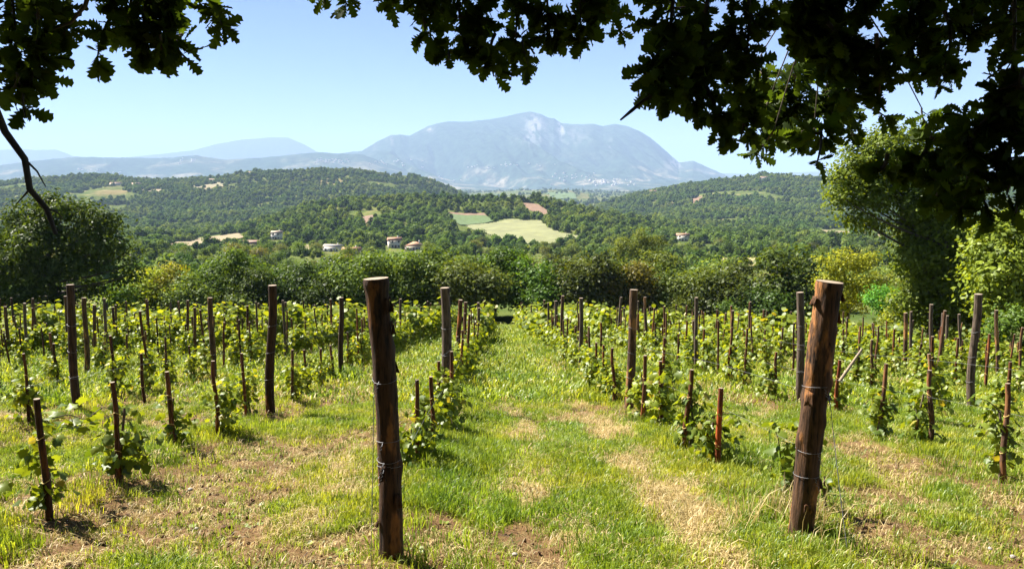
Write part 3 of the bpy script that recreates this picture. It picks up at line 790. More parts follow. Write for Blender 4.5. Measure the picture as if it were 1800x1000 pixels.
grow(5000, 980, 1250, 1, lambda x, y: fbm(x / 80, y / 80, 52, 3) > .34, 3.5, 6)
grow(36000, 1250, 2200, .9, lambda x, y: (fbm(x / 150, y / 150, 53, 4) > np.interp(y, [1250, 1750, 2050], [.28, .34, .38])), 3.4, 6.4)
grow(9000, 2250, 6200, .8, lambda x, y: (x / y > -.14) & (x / y < .26) & (fbm(x / 260, y / 300, 54, 4) > .44), 5, 10)
P_ = np.concatenate(PX); S_ = np.concatenate(SC)
Rt = np.zeros_like(P_); Rt[:, 2] = rng.uniform(0, 6.28, len(P_))
scatter('forest', P_, S_, Rt, FT)

# ------------------------------------------------------------------ houses
M_WALL = simple('plaster_wall', (0.55, 0.51, 0.46), 0.9, 0.12, 0.6, use_obj=True)
M_ROOF = simple('terracotta_roof', (0.27, 0.145, 0.09), 0.85, 0.25, 1.2, use_obj=True)
M_PANE = simple('window_glass', (0.03, 0.035, 0.045), 0.2, 0.1, 1)
M_DOOR = simple('door_wood', (0.12, 0.07, 0.045), 0.7, 0.2, 2)
M_FRAME = simple('window_frame', (0.55, 0.52, 0.47), 0.7, 0.1, 2)
def boxg(x0, x1, y0, y1, z0, z1):
    V = np.array([(x, y, z) for z in (z0, z1) for y in (y0, y1) for x in (x0, x1)])
    F = np.array([[0, 2, 3, 1], [4, 5, 7, 6], [0, 1, 5, 4], [1, 3, 7, 5], [3, 2, 6, 7], [2, 0, 4, 6]])
    return V, F
def house(name, px, py, y0, y1, W, D, Hh, roofh, label, cat='house', roof='gable', wallc=(1, 1, 1), roofc=(1, 1, 1), rz=0.0, nwin=3, floors=1, group=None, up=0.0, W_px=0):
    b = on_hill(px, py, y0, y1)
    o = empty(name, (b[0], b[1], b[2] - .3), rz)
    k_ = W_px * b[1] / FPX / W if W_px else 1.0
    o.scale = (k_, k_, k_)
    V, F = boxg(-W / 2, W / 2, -D / 2, D / 2, 0, Hh); wl = add('wall', mesh('wall', V, F, M_WALL), o); wl.color = (*wallc, 1)
    e = .5
    if roof == 'gable':
        V = [(-W / 2 - e, -D / 2 - e, Hh - .15), (W / 2 + e, -D / 2 - e, Hh - .15), (W / 2 + e, D / 2 + e, Hh - .15), (-W / 2 - e, D / 2 + e, Hh - .15), (-W / 2 - e, 0, Hh + roofh), (W / 2 + e, 0, Hh + roofh)]
        Fr = [[0, 1, 5, 4], [2, 3, 4, 5]]; Ft = [[0, 4, 3], [1, 2, 5]]
    else:
        k = min(W, D) / 2
        V = [(-W / 2 - e, -D / 2 - e, Hh - .15), (W / 2 + e, -D / 2 - e, Hh - .15), (W / 2 + e, D / 2 + e, Hh - .15), (-W / 2 - e, D / 2 + e, Hh - .15), (-W / 2 + k, 0, Hh + roofh), (W / 2 - k + .01, 0, Hh + roofh)]
        Fr = [[0, 1, 5, 4], [2, 3, 4, 5]]; Ft = [[3, 0, 4], [1, 2, 5]]
    rf = add('roof', mesh('roof', V, [np.array(Fr), np.array(Ft), np.array([[0, 3, 2, 1]])], M_ROOF), o); rf.color = (*roofc, 1)
    V, F = boxg(W * .22, W * .22 + .7, .3, 1.0, Hh + roofh * .3, Hh + roofh + .7)
    add('chimney', mesh('chimney', V, F, M_WALL), rf)
    V, F = boxg(-.5, .5, -D / 2 - .06, -D / 2 + .02, .3, 2.3); add('door', mesh('door', V, F, M_DOOR), o)
    for f in range(floors):
        for k in range(nwin):
            xx = -W / 2 + W * (k + .5) / nwin
            if f == 0 and abs(xx) < 1.2: xx += 1.8
            zz = 1.0 + f * Hh / floors
            V, F = boxg(xx - .65, xx + .65, -D / 2 - .08, -D / 2 + .02, zz, zz + 1.35); wo = add('window', mesh('window', V, F, M_FRAME), o)
            V, F = boxg(xx - .5, xx + .5, -D / 2 - .11, -D / 2 - .02, zz + .12, zz + 1.22); add('pane', mesh('pane', V, F, M_PANE), wo)
    tag(o, label, cat, group)
    return o
house('farm_house', 447, 436, 330, 700, 15, 8, 3.0, 2.0, 'long low farmhouse with brownish tiled roof at the foot of the wooded hill', wallc=(.8, .75, .7), roofc=(.95, 1, 1.1), rz=.1, nwin=4, up=1, W_px=44)
house('farm_house', 487, 421, 450, 760, 7, 6, 5.0, 1.6, 'small white house with pinkish roof half hidden among trees above the long farmhouse', wallc=(1.2, 1.2, 1.2), roofc=(1.3, 1.8, 2), nwin=2, floors=2, up=2, W_px=17)
house('white_shed', 586, 442, 330, 600, 11, 7, 3.6, 1.2, 'white shed with pale pink roof beside the small stubble field', 'shed', wallc=(1.3, 1.3, 1.35), roofc=(1.5, 2.4, 3.2), rz=-.15, nwin=3, up=1.5, W_px=31)
house('farm_house', 618, 447, 300, 560, 9, 6, 2.6, 1.5, 'low orange-roofed building right of the white shed', wallc=(1, .9, .8), roofc=(1.3, 1.2, 1.0), nwin=2, up=2, W_px=30)
house('farm_house', 694, 436, 330, 600, 7.5, 7, 5.2, 1.6, 'two-storey pale house with small terracotta roof left of the orange-roofed house', wallc=(1.1, 1.05, 1), roofc=(1.2, 1.1, 1.0), rz=.3, nwin=2, floors=2, up=1.5, W_px=22)
house('farm_house', 729, 440, 300, 560, 10.5, 9, 3.2, 2.3, 'house with broad orange hipped roof above the treeline', roof='hip', wallc=(1.1, 1, .9), roofc=(1.6, 1.5, 1.3), nwin=3, up=2, W_px=31)
house('farm_house', 1200, 424, 430, 800, 8.5, 7, 4.4, 1.5, 'white house with reddish roof alone below the right-hand hill', wallc=(1.25, 1.25, 1.2), roofc=(1.2, 1.2, 1.1), rz=-.2, nwin=2, floors=2, up=1.5, W_px=21)
house('farm_house', 1290, 408, 450, 1100, 9, 7, 3.6, 1.5, 'small pale house half buried in trees right of the lone white house', wallc=(1, 1, 1), roofc=(1.1, 1.3, 1.4), nwin=2, up=2, W_px=16)
RH = [(205, 326, 30, 'long pink-roofed building on the left ridge'), (240, 327, 26, 'pale building next to the long pink-roofed one on the left ridge'), (272, 316, 16, 'leftmost house of the hamlet on the left ridge crest'), (288, 317, 14, 'middle house of the hamlet on the left ridge crest'), (305, 318, 14, 'rightmost house of the hamlet on the left ridge crest'), (376, 320, 20, 'white house beside the pale fields on the left ridge'), (388, 311, 14, 'small house near the crest above the pale fields'),
      (440, 307, 12, 'small house on the crest left of the ridge summit'), (1180, 362, 15, 'white house on the lower slope of the right hill'), (1272, 375, 16, 'low pale house lower on the right hill'), (1302, 373, 14, 'low reddish house right of the low pale one on the right hill'), (1343, 316, 18, 'ochre house near the summit of the right hill'), (1150, 340, 20, 'ruin-like ochre building on the left shoulder of the right hill'), (1395, 340, 12, 'tiny white house high on the right hill')]
for k, (px, py, W, lab) in enumerate(RH):
    house('hill_house', px, py, 1200, 2100, W, 9, 5.0, 2.2, lab, W_px=W * .75, wallc=(1.2, 1.1, 1.0), roofc=(1.3, 1.5, 1.6), rz=rng.uniform(-.3, .3), nwin=3, up=3.0)
# villages at the foot of the mountain: pale specks
V, F = boxg(-8, 8, -6, 6, 0, 9); vme = mesh('village_house', V, F, simple('village_plaster', (0.62, 0.56, 0.48), 0.9, 0.1, 0.1))
dg = bpy.context.evaluated_depsgraph_get()
bpy.context.view_layer.update()
def far_hit(px, py):
    d = Vector(ray(px, py)).normalized(); org = Vector((0, 0, EYE)) + d * 5500
    for _ in range(6):
        ok, loc, nn, ix, ob, mt = S.ray_cast(bpy.context.evaluated_depsgraph_get(), org, d)
        if not ok: return None
        if ob.name.startswith(('mountain', 'foothills', 'hills')): return loc
        org = loc + d * 1.0
    return None
nv = 0
for (cx, cy, sx, sy, n, vl) in [(585, 284, 28, 4, 26, 'village at the left foot of the big mountain'), (1075, 321, 38, 5, 46, 'village below the right flank of the big mountain'), (850, 292, 90, 6, 18, 'woods on the lower middle of the big mountain'), (1010, 312, 50, 8, 24, 'slope below the mountain cliffs'), (700, 288, 60, 6, 18, 'slope between village and mountain, left of middle'), (175, 302, 40, 4, 12, 'foothills at the far left'), (330, 282, 20, 3, 8, 'foothill crest under the distant peak'), (780, 318, 60, 6, 12, 'valley just over the left ridge end')]:
    for _ in range(n):
        h = far_hit(rng.normal(cx, sx * .6), rng.normal(cy, sy * .6))
        if h is None or h.y < 6500: continue
        o = add('village_house', vme); o.location = (h.x, h.y, h.z - 1); o.rotation_euler = (0, 0, rng.uniform(-.6, .6)); sc_ = rng.uniform(.8, 1.6); o.scale = (sc_, sc_, sc_)
        tag(o, f'tiny pale hazy house in the {vl}', 'house', 'houses in the ' + vl); nv += 1

# ------------------------------------------------------------------ posts and stakes
def post_geo(seed, P, rads, seg=12, rough=.05, knots=0):
    """round wooden post along points P; returns shaft mesh data and the cut top"""
    rg = np.random.default_rng(seed)
    P = np.asarray(P, float); n = len(P)
    V, F = tube(P, rads, seg)
    G_ = V.reshape(n, seg, 3)
    axis = P[:, None]
    th = np.arange(seg) / seg
    A_, Z_ = np.meshgrid(th * 6, np.linalg.norm(np.cumsum(np.diff(P, axis=0, prepend=P[:1]), 0), axis=1))
    per = lambda sx, sz, s: .5 * (fbm(A_ * sx, Z_ * sz, s, 3) + fbm((6 - A_) * sx, Z_ * sz, s, 3))
    k = 1 + rough * 2 * (per(.6, 2.2, seed % 50) - .5) + rough * 1.6 * (per(3.0, 5, seed % 50 + 5) - .5)
    if seg > 30:
        k = k + .05 * (per(9.0, 1.2, seed % 50 + 9) - .5) - .07 * sstep(.60, .66, per(5.0, .5, seed % 50 + 13)) + .05 * sstep(.52, .56, per(.9, 2.6, seed % 50 + 17))
    for _ in range(knots):
        kz = rg.uniform(.3, 1.6); ka = rg.uniform(0, 6)
        k = k + .22 * np.exp(-((Z_ - kz) / .06) ** 2 - (np.minimum(abs(A_ - ka), 6 - abs(A_ - ka)) / .35) ** 2)
    G_ = axis + (G_ - axis) * k[..., None]
    top = G_[-1]
    Vt = np.concatenate([top, [top.mean(0) + np.array([0, 0, .004])]]); Vt[:-1] += np.array([0, 0, .003])
    Ft = np.array([[j, (j + 1) % seg, seg] for j in range(seg)])
    if np.cross(top[1] - top[0], top[2] - top[0])[2] < 0: Ft = Ft[:, ::-1]
    return G_.reshape(-1, 3), F, Vt, Ft
def post_axis(h, lean, n, bend, seed):
    rg = np.random.default_rng(seed)
    t = np.linspace(-.12, 1, n)
    b1, b2 = rg.uniform(-bend, bend, 2)
    return np.stack([lean[0] * t + b1 * np.sin(np.pi * np.clip(t, 0, 1)), lean[1] * t + b2 * np.sin(1.7 * np.pi * np.clip(t, 0, 1)), h * t], -1)

def ring_wire(P, rads, z, r=.0022, tilt=.02, turns=1.0, ph=0.0):
    th = np.linspace(0, 2 * np.pi * turns, int(20 * turns) + 1) + ph
    cx = np.interp(z, P[:, 2], P[:, 0]); cy = np.interp(z, P[:, 2], P[:, 1]); rr = np.interp(z, P[:, 2], rads) * 1.07 + .002
    return tube(np.stack([cx + rr * np.cos(th), cy + rr * np.sin(th), z + tilt * np.sin(th) + .006 * (th - ph) / 6], -1), r, 4)

def hero_post(base_px, top_px, r0, rt, seed, tint, label, ties, anchor, flare, side):
    b = gpt(*base_px); t = at(*top_px, b[1])
    lean = (t[0] - b[0], 0.0); h = t[2] - b[2]
    P = post_axis(h, lean, 110, .022, seed)
    tt = np.clip(P[:, 2] / h, 0, 1)
    rads = r0 + (rt - r0) * tt + flare * np.exp(-((tt - .985) / .02) ** 2) + .006 * np.exp(-((tt - 0) / .05) ** 2)
    V, F, Vt, Ft = post_geo(seed, P, rads, 48, .075, 6)
    o = empty('vineyard_post', b)
    s = add('shaft', mesh('shaft', V, F, M_HERO, True), o); s.color = (*tint, 1)
    add('cut_top', mesh('cut_top', Vt, Ft, M_CUT), o)
    rg = np.random.default_rng(seed)
    for k, z in enumerate(ties):
        V, F = ring_wire(P, rads, z * h, .0016, rg.uniform(-.015, .015), 1.0, rg.uniform(0, 6))
        tq = add('wire_tie', mesh('wire_tie', V, F, M_WIRE, True), o)
        tw = np.array([np.interp(z * h, P[:, 2], P[:, 0]) + side * rads[0] * .3, -rads[0] * 1.06, z * h])
        q = np.linspace(0, 1, 9)[:, None]
        V, F = tube(tw + q * np.array([.03 * side, -.01, -.09]) + .008 * np.stack([np.sin(q[:, 0] * 22), np.cos(q[:, 0] * 22), 0 * q[:, 0]], -1), .0022, 4)
        add('wire_end', mesh('wire_end', V, F, M_WIRE, True), tq)
    # loose bark
    for k in range(7):
        z = rg.uniform(.15, .97) * h if k > 1 else h * rg.uniform(.93, .97)
        a0 = rg.uniform(np.pi * .95, np.pi * 2.05); wa = rg.uniform(.25, .6); hh = rg.uniform(.03, .10)
        aa, zz = np.meshgrid(np.linspace(a0, a0 + wa, 6), np.linspace(0, hh, 5))
        rr = np.interp(z, P[:, 2], rads) * 1.05 + .004 + .022 * (np.abs(np.linspace(-1, 1, 6)) ** 2)[None] * (zz / hh) + rg.uniform(-.002, .003, aa.shape)
        V = np.stack([np.interp(z, P[:, 2], P[:, 0]) + rr * np.cos(aa), np.interp(z, P[:, 2], P[:, 1]) + rr * np.sin(aa), z - zz + rg.uniform(-.006, .006, zz.shape)], -1).reshape(-1, 3)
        i = (np.arange(4)[:, None] * 6 + np.arange(5)[None]).ravel()
        me = mesh('bark_flake', V, np.stack([i, i + 1, i + 7, i + 6], -1), M_POST, True)
        f = add('bark_flake', me, o); f.color = (tint[0] * .8, tint[1] * .75, tint[2] * .7, 1)
        sm = f.modifiers.new('thickness', 'SOLIDIFY'); sm.thickness = .004
    # anchor wire down to the ground
    A0 = np.array([np.interp(anchor[0] * h, P[:, 2], P[:, 0]) + side * r0 * .8, -r0 * .8, anchor[0] * h])
    g2 = gpt(*anchor[1]) - b
    q = np.linspace(0, 1, 14)[:, None]
    V, F = tube(A0 * (1 - q) + g2 * q + np.array([0, 0, -.03]) * np.sin(np.pi * q), .0024, 4)
    add('anchor_wire', mesh('anchor_wire', V, F, M_WIRE, True), o)
    tag(o, label, 'post', 'tall posts of the vineyard')
    return b
hb1 = hero_post((688, 984), (661, 490), .072, .068, 501, (.85, .72, .6), 'thick dark brown post with wire loops standing on the left edge of the path', (.655, .44, .37, .345), (.64, (652, 995)), .010, -1)
hb2 = hero_post((1407, 952), (1459, 496), .080, .083, 502, (1.25, 1.05, .85), 'thickest brown post, leaning right with stripped bark, on the right side of the path', (.61, .37, .27), (.60, (1492, 985)), .006, 1)

def row_name(x, y):
    xr = x - RS * y
    if xr < .6:
        k = int(round((-0.68 - xr) / 2.91)); side = 'left'
    else:
        k = int(round((xr - 2.21) / 2.70)); side = 'right'
    k = max(k, 0)
    return (side, k), (f'row just {side} of the path' if k == 0 else f'{ordinal(k + 1)} vine row {side} of the path')
def seen(x, y, mx=20):
    px = 900 + FPX * x / (y * CP - (gz(x, y) - EYE) * SP)
    return -mx < px < 1800 + mx
# tall posts seen one by one in the photo: base pixel, top pixel, tone
TALLPX = [(137, 722, 122, 497, 'd'), (152, 665, 149, 521, 'g'), (476, 727, 476, 498, 'd'), (602, 665, 598, 521, 'd'), (785, 725, 781, 503, 'g'), (1105, 720, 1115, 506, 'g'), (1020, 655, 1021, 522, 'g'), (1225, 660, 1224, 521, 'g'),
          (1405, 705, 1406, 511, 'g'), (1709, 725, 1717, 514, 'g'), (376, 668, 370, 521, 'g'), (502, 635, 497, 526, 'g'), (437, 622, 435, 536, 'd'), (328, 612, 330, 526, 'g'), (804, 655, 809, 525, 'r'), (817, 640, 819, 529, 'r'), (1637, 655, 1638, 533, 'g'), (1286, 625, 1285, 536, 'o'),
          (1753, 668, 1753, 543, 'g'), (1657, 650, 1658, 549, 'g'), (45, 640, 44, 531, 'g'), (168, 640, 166, 534, 'g'), (1690, 655, 1687, 550, 'g'), (1598, 645, 1602, 546, 'g'), (1590, 650, 1592, 548, 'g')]
TONE = {'d': ((.55, .42, .33), 'dark brown'), 'g': ((1.05, 1.0, .95), 'weathered grey'), 'r': ((1.25, .85, .6), 'reddish brown'), 'o': ((1.7, .75, .4), 'rust-orange'), 'b': ((1.0, .75, .55), 'brown')}
POSTS = []
for (bx, by, tx, ty, tn) in TALLPX:
    b = gpt(bx, by); t = at(tx, ty, b[1])
    POSTS.append((b[0], b[1], t[2] - b[2], t[0] - b[0], tn))
pr = np.random.default_rng(77)
for x0 in ROWS:
    y = 5.7 + (0 if x0 in ROWS_L else .3)
    while y < 70:
        x = x0 + RS * y + pr.normal(0, .07)
        yj = y + pr.normal(0, .3)
        if yj > 7.5 and yj < row_end(x) and seen(x, yj, 8) and all((x - a[0]) ** 2 + (yj - a[1]) ** 2 > 2.6 ** 2 for a in POSTS):
            POSTS.append((x, yj, pr.uniform(1.75, 2.1) if yj < 24 else pr.uniform(1.55, 2.1), pr.normal(0, .06), pr.choice(list('dggggggdbgr'))))
        y += 6.2 if y < 22 else 3.3
POSTV = []
for k in range(7):
    h = 1.95; P = post_axis(h, (0, 0), 15, .03, 600 + k)
    rads = np.linspace(.064, .054, 15) * pr.uniform(.85, 1.15)
    V, F, Vt, Ft = post_geo(600 + k, P, rads, 12, .09, 2)
    ww = Geo()
    for z in (.55, .95, 1.35): ww.put(*ring_wire(P, rads, z, .0022))
    POSTV.append((mesh('shaft', V, F, M_POSTGREY if k % 3 else M_POST, True), mesh('cut_top', Vt, Ft, M_CUT), ww.mesh('wire_tie', M_WIRE)))
POSTS.sort(key=lambda a: a[1])
cnt = {(('left', 0)): 1, (('right', 0)): 1}
for k, (x, y, h, lx, tn) in enumerate(POSTS):
    key, rn = row_name(x, y); cnt[key] = cnt.get(key, 0) + 1
    o = empty('vineyard_post', (x, y, float(gz(x, y)) - .03))
    o.rotation_euler = (pr.normal(0, .015), math.atan2(lx, h), pr.uniform(0, 6.28))
    o.rotation_euler = (Matrix.Rotation(math.atan2(lx, h), 4, 'Y') @ Matrix.Rotation(pr.uniform(0, 6.28), 4, 'Z')).to_euler()
    wd = pr.uniform(.9, 1.15) * (1.08 if y < 14 else .82)
    o.scale = (wd, wd, h / 1.95)
    sh, ct, wi = POSTV[k % 7]
    c = add('shaft', sh, o); c.color = (*TONE[tn][0], 1)
    if y < 45: add('cut_top', ct, o)
    if y < 16: add('wire_tie', wi, o)
    tag(o, f'tall {TONE[tn][1]} post, {ordinal(cnt[key])} from the front, {rn}', 'post', 'tall posts of the vineyard')

# short stakes: (base x, base y, top y) in the photo
STAKEPX = [(88, 915, 693, 'd'), (210, 852, 668, 'b'), (307, 792, 650, 'r'), (380, 768, 632, 'r'), (433, 732, 618, 'r'), (513, 710, 613, 'g'), (541, 695, 613, 'b'), (565, 682, 610, 'b'), (585, 670, 606, 'b'), (52, 748, 618, 'd'), (255, 708, 620, 'd'), (200, 700, 588, 'd'), (99, 678, 602, 'd'), (341, 672, 606, 'd'),
           (738, 825, 665, 'r'), (757, 790, 660, 'r'), (771, 760, 633, 'b'), (1262, 830, 680, 'o'), (1205, 800, 648, 'r'), (1162, 757, 632, 'b'), (1128, 745, 622, 'r'), (1078, 712, 610, 'b'), (1062, 700, 605, 'r'), (1044, 688, 600, 'r'),
           (1632, 792, 650, 'g'), (1545, 777, 638, 'g'), (1766, 852, 672, 'g'), (1472, 730, 630, 'o'), (1358, 705, 617, 'b'), (1640, 745, 620, 'w'), (1165, 690, 592, 'r')]
TONE['w'] = ((2.6, 2.4, 2.2), 'whitish')
ST = []
for (bx, by, ty, tn) in STAKEPX:
    b = gpt(bx, by); t = at(bx, ty, b[1]); ST.append((b[0], b[1], t[2] - b[2], tn, True))
for x0 in ROWS:
    y = 7.2
    while y < 69:
        x = x0 + RS * y + pr.normal(0, .06)
        if y < row_end(x) and seen(x, y, 10) and y > 9.5 and all((x - a[0]) ** 2 + (y - a[1]) ** 2 > .85 ** 2 for a in ST if a[4]) and all((x - a[0]) ** 2 + (y - a[1]) ** 2 > .3 ** 2 for a in POSTS[:60]):
            if not (y < 15 and pr.random() < .25): ST.append((x, y, pr.uniform(.95, 1.4) if pr.random() < .78 else pr.uniform(1.4, 1.65), pr.choice(list('dggbbbgrdg')), False))
        y += pr.uniform(.82, 1.15)
ST.sort(key=lambda a: a[1])
STV = []
for k in range(6):
    P = post_axis(1.0, (0, 0), 10, .03, 650 + k); rads = np.linspace(.033, .026, 10)
    V, F, Vt, Ft = post_geo(650 + k, P, rads, 9, .10, 1)
    ww = Geo(); ww.put(*ring_wire(P, rads, .35, .003)); ww.put(*ring_wire(P, rads, .7, .003))
    sh = mesh('shaft', V, F, M_STAKE, True); ct = mesh('cut_top', Vt, Ft, M_CUT); tie = ww.mesh('tie', M_TIE)
    n = len(V); me = mesh('vine_stake', np.concatenate([V, Vt]), [F, Ft + n], M_STAKE, True); me.materials.append(M_CUT)
    mi = np.zeros(len(F) + len(Ft), np.int32); mi[len(F):] = 1; me.polygons.foreach_set('material_index', mi)
    STV.append((sh, ct, tie, me))
cnt = {}
for k, (x, y, h, tn, ex) in enumerate(ST[:300]):
    key, rn = row_name(x, y); cnt[key] = cnt.get(key, 0) + 1
    lab = f'short {TONE[tn][1]} stake, {ordinal(cnt[key])} from the front, {rn}'
    sh, ct, tie, me = STV[k % 6]
    rot = (Matrix.Rotation(pr.normal(0, .035), 4, 'Y') @ Matrix.Rotation(pr.normal(0, .03), 4, 'X') @ Matrix.Rotation(pr.uniform(0, 6.28), 4, 'Z')).to_euler()
    if y < 17:
        o = empty('vine_stake', (x, y, float(gz(x, y)) - .02))
        c = add('shaft', sh, o); c.color = (*TONE[tn][0], 1); add('cut_top', ct, o); add('tie', tie, o)
    else:
        o = add('vine_stake', me); o.location = (x, y, float(gz(x, y)) - .02); o.color = (*TONE[tn][0], 1)
    wd = pr.uniform(.72, .95) * (1.0 if y < 11 else 1.05)
    o.rotation_euler = rot; o.scale = (wd, wd, h)
    tag(o, lab, 'stake', 'short stakes of the vines')
rest = ST[300:]
pq = [add('vine_stake', v[3], link=False) for v in STV[:3]]
RP = np.array([(a[0], a[1], float(gz(a[0], a[1])) - .02) for a in rest])
scatter('far_stakes', RP, np.stack([np.full(len(rest), .95), np.full(len(rest), .95), [a[2] for a in rest]], -1), np.stack([pr.normal(0, .04, len(rest)), pr.normal(0, .04, len(rest)), pr.uniform(0, 6, len(rest))], -1), pq)
# the pale stick leaning out beside the thick post
b0 = at(1476, 670, gpt(1472, 730)[1] - .45); b1 = at(1515, 614, gpt(1472, 730)[1] - .40)
V, F = tube(np.stack([b0, b0 * .5 + b1 * .5 + np.array([.005, 0, .008]), b1]), [.024, .022, .018], 8)
sk = add('stick', mesh('stick', V, F, M_CUT, True)); tag(sk, 'pale stick leaning up to the right from the rusty stake behind the thick leaning post', 'stick')
q0 = gpt(857, 600); q1 = at(845, 572, q0[1] + .4)
V, F = tube(np.stack([q0 - np.array([0, 0, .05]), q1]), [.04, .035], 8)
tag(add('fallen_post', mesh('fallen_post', V, F, M_POSTGREY, True)), 'grey pole leaning out of the vines just left of the path, far along it', 'post')

# ------------------------------------------------------------------ grapevines
def vine_shape(seed, n, mode):
    """leaf places and trunk of one vine, row along Y"""
    rg = np.random.default_rng(seed)
    g = Geo()
    t = np.linspace(0, 1, 10)
    hgt = rg.uniform(.65, .85); a = rg.uniform(0, 6)
    axis = np.stack([.035 * np.cos(a + t * 3) + .02, .05 * np.sin(a + t * 3), hgt * t - .04], -1)
    g.put(*tube(axis, np.linspace(.024, .012, 10), 6, jitter=.12, rg=rg))
    canes = [axis[2:] if mode == 'near' else axis[4:] if mode == 'mid' else axis[7:]]
    nc = 5 if mode == 'near' else 10
    for k in range(nc):
        s = axis[rg.integers(3, 10) if mode == 'near' else rg.integers(4, 10) if mode == 'mid' else rg.integers(7, 10)]
        if mode == 'near':
            d = np.array([rg.normal(0, .11), rg.normal(0, .12), rg.uniform(-.22, .36)])
        else:
            d = np.array([rg.normal(0, .08 if mode == 'mid' else .12), rg.normal(0, .17 if mode == 'mid' else .34), rg.uniform(-.15, .42) if mode == 'mid' else rg.uniform(-.02, .46)])
        q = np.linspace(0, 1, 6)[:, None]
        c = s + q * d + np.array([0, 0, -.18]) * q ** 2
        g.put(*tube(c, np.linspace(.006, .003, 6), 4)); canes.append(c); 
    CP_ = np.concatenate(canes)
    idx = rg.integers(0, len(CP_), n)
    sp = np.array([.075, .075, .085]) if mode == 'near' else np.array([.075, .10, .12])
    off = rg.standard_normal((n, 3)) * sp
    pos = CP_[idx] + off
    z_lo = .18 if mode == 'near' else .12 if mode == 'mid' else .32; pos[:, 2] = np.abs(pos[:, 2] - z_lo) + z_lo
    out = norm(pos * np.array([1, 1, 0]) + off * 2 + 1e-4)
    Mx = rand_frames(n, out, .55, .75, rg, .9)
    sc = rg.uniform(.07, .128, n) if mode != 'far' else rg.uniform(.10, .165, n)
    return g.mesh('trunk', M_VTRUNK, True), pos, Mx, sc
VLEAF = []
for k in range(4):
    V = PALV.copy(); V[:, 2] += .05 * np.sin(V[:, 0] * 5 + k) * (1 + .3 * k); V[:, 1] *= 1 + .06 * (k - 1.5)
    VLEAF.append(mesh('leaf', V, PALF, M_VINEOBJ, True))
VMID = []; VFAR = []
for k in range(6):
    tm, pos, Mx, sc = vine_shape(700 + k, 190, 'mid'); V, F = stamp(PALV, PALF, pos, Mx, sc); VMID.append((tm, mesh('foliage', V, F, M_VINE)))
for k in range(6):
    tm, pos, Mx, sc = vine_shape(720 + k, 220, 'far'); V, F = stamp(MIDV, MIDF, pos, Mx, sc); VFAR.append((tm, mesh('foliage', V, F, M_VINE)))
VINES = []
for (x, y, h, tn, ex) in ST:
    if y < 9.6 and not ex: continue
    if abs(x - gpt(255, 708)[0]) < .05 and ex: continue
    if not ex and y > 12 and pr.random() < .15: continue
    VINES.append((x + pr.normal(0, .03), y + (pr.uniform(.06, .16) if y < 13 else pr.uniform(-.12, .12)), h))
VINES += [(gpt(1392, 890)[0], gpt(1392, 890)[1], .9), (gpt(1244, 822)[0], gpt(1244, 822)[1], .8), (gpt(722, 832)[0], gpt(722, 832)[1], .75), (gpt(790, 765)[0], gpt(790, 765)[1], 1.0), (gpt(1420, 915)[0] + .12, gpt(1420, 915)[1], .55)]
# beyond the first posts the rows close up into hedges
for x0 in ROWS:
    y = 14.0
    while y < 69:
        x = x0 + RS * y + pr.normal(0, .07)
        if y < row_end(x) and seen(x, y, 20) and (y > 23 or x0 in (-0.68, 2.21)) and pr.random() < .8: VINES.append((x, y, pr.uniform(.9, 1.15)))
        y += pr.uniform(.8, 1.1)
VINES.sort(key=lambda a: a[1])
cnt = {}
vr = np.random.default_rng(5)
for k, (x, y, h) in enumerate(VINES[:300]):
    key, rn = row_name(x, y); cnt[key] = cnt.get(key, 0) + 1
    s = min(h, 1.12) / 1.08 * vr.uniform(.85, 1.1)
    o = empty('grapevine', (x, y, float(gz(x, y)) - .01), vr.choice([0, np.pi]) + vr.normal(0, .25))
    o.scale = (s, s, s)
    if y < 9.7:
        n = int(vr.integers(95, 135)) if h > .7 else 30
        tm, pos, Mx, sc = vine_shape(800 + k, n, 'near')
        add('trunk', tm, o)
        for q in range(n):
            l = add('leaf', VLEAF[q % 4], o)
            l.matrix_local = Matrix.Translation(pos[q]) @ Matrix([list(r) for r in Mx[q]]).to_4x4() @ Matrix.Scale(sc[q], 4)
        adj = 'sparse leafy grapevine' if n < 112 else 'leafy grapevine'
    else:
        tm, fm = (VMID if y < 24 else VFAR)[k % 6]
        add('trunk', tm, o); add('foliage', fm, o); adj = 'leafy grapevine' if y < 24 else 'bushy grapevine'
    tag(o, f'{adj}, {ordinal(cnt[key])} from the front, {rn}', 'grapevine', 'grapevines in rows')
rest = VINES[300:]
def joined(k):
    tm, fm = VFAR[k]
    return add('far_vine', fm, link=False)
RP = np.array([(a[0], a[1], float(gz(a[0], a[1]))) for a in rest]); hs = np.array([a[2] for a in rest]) * vr.uniform(.95, 1.25, len(rest))
scatter('far_grapevines', RP, np.stack([hs * 1.1, hs * 1.15, hs], -1), np.stack([0 * hs, 0 * hs, vr.choice([0, np.pi], len(rest)) + vr.normal(0, .3, len(rest))], -1), [joined(k) for k in range(6)])

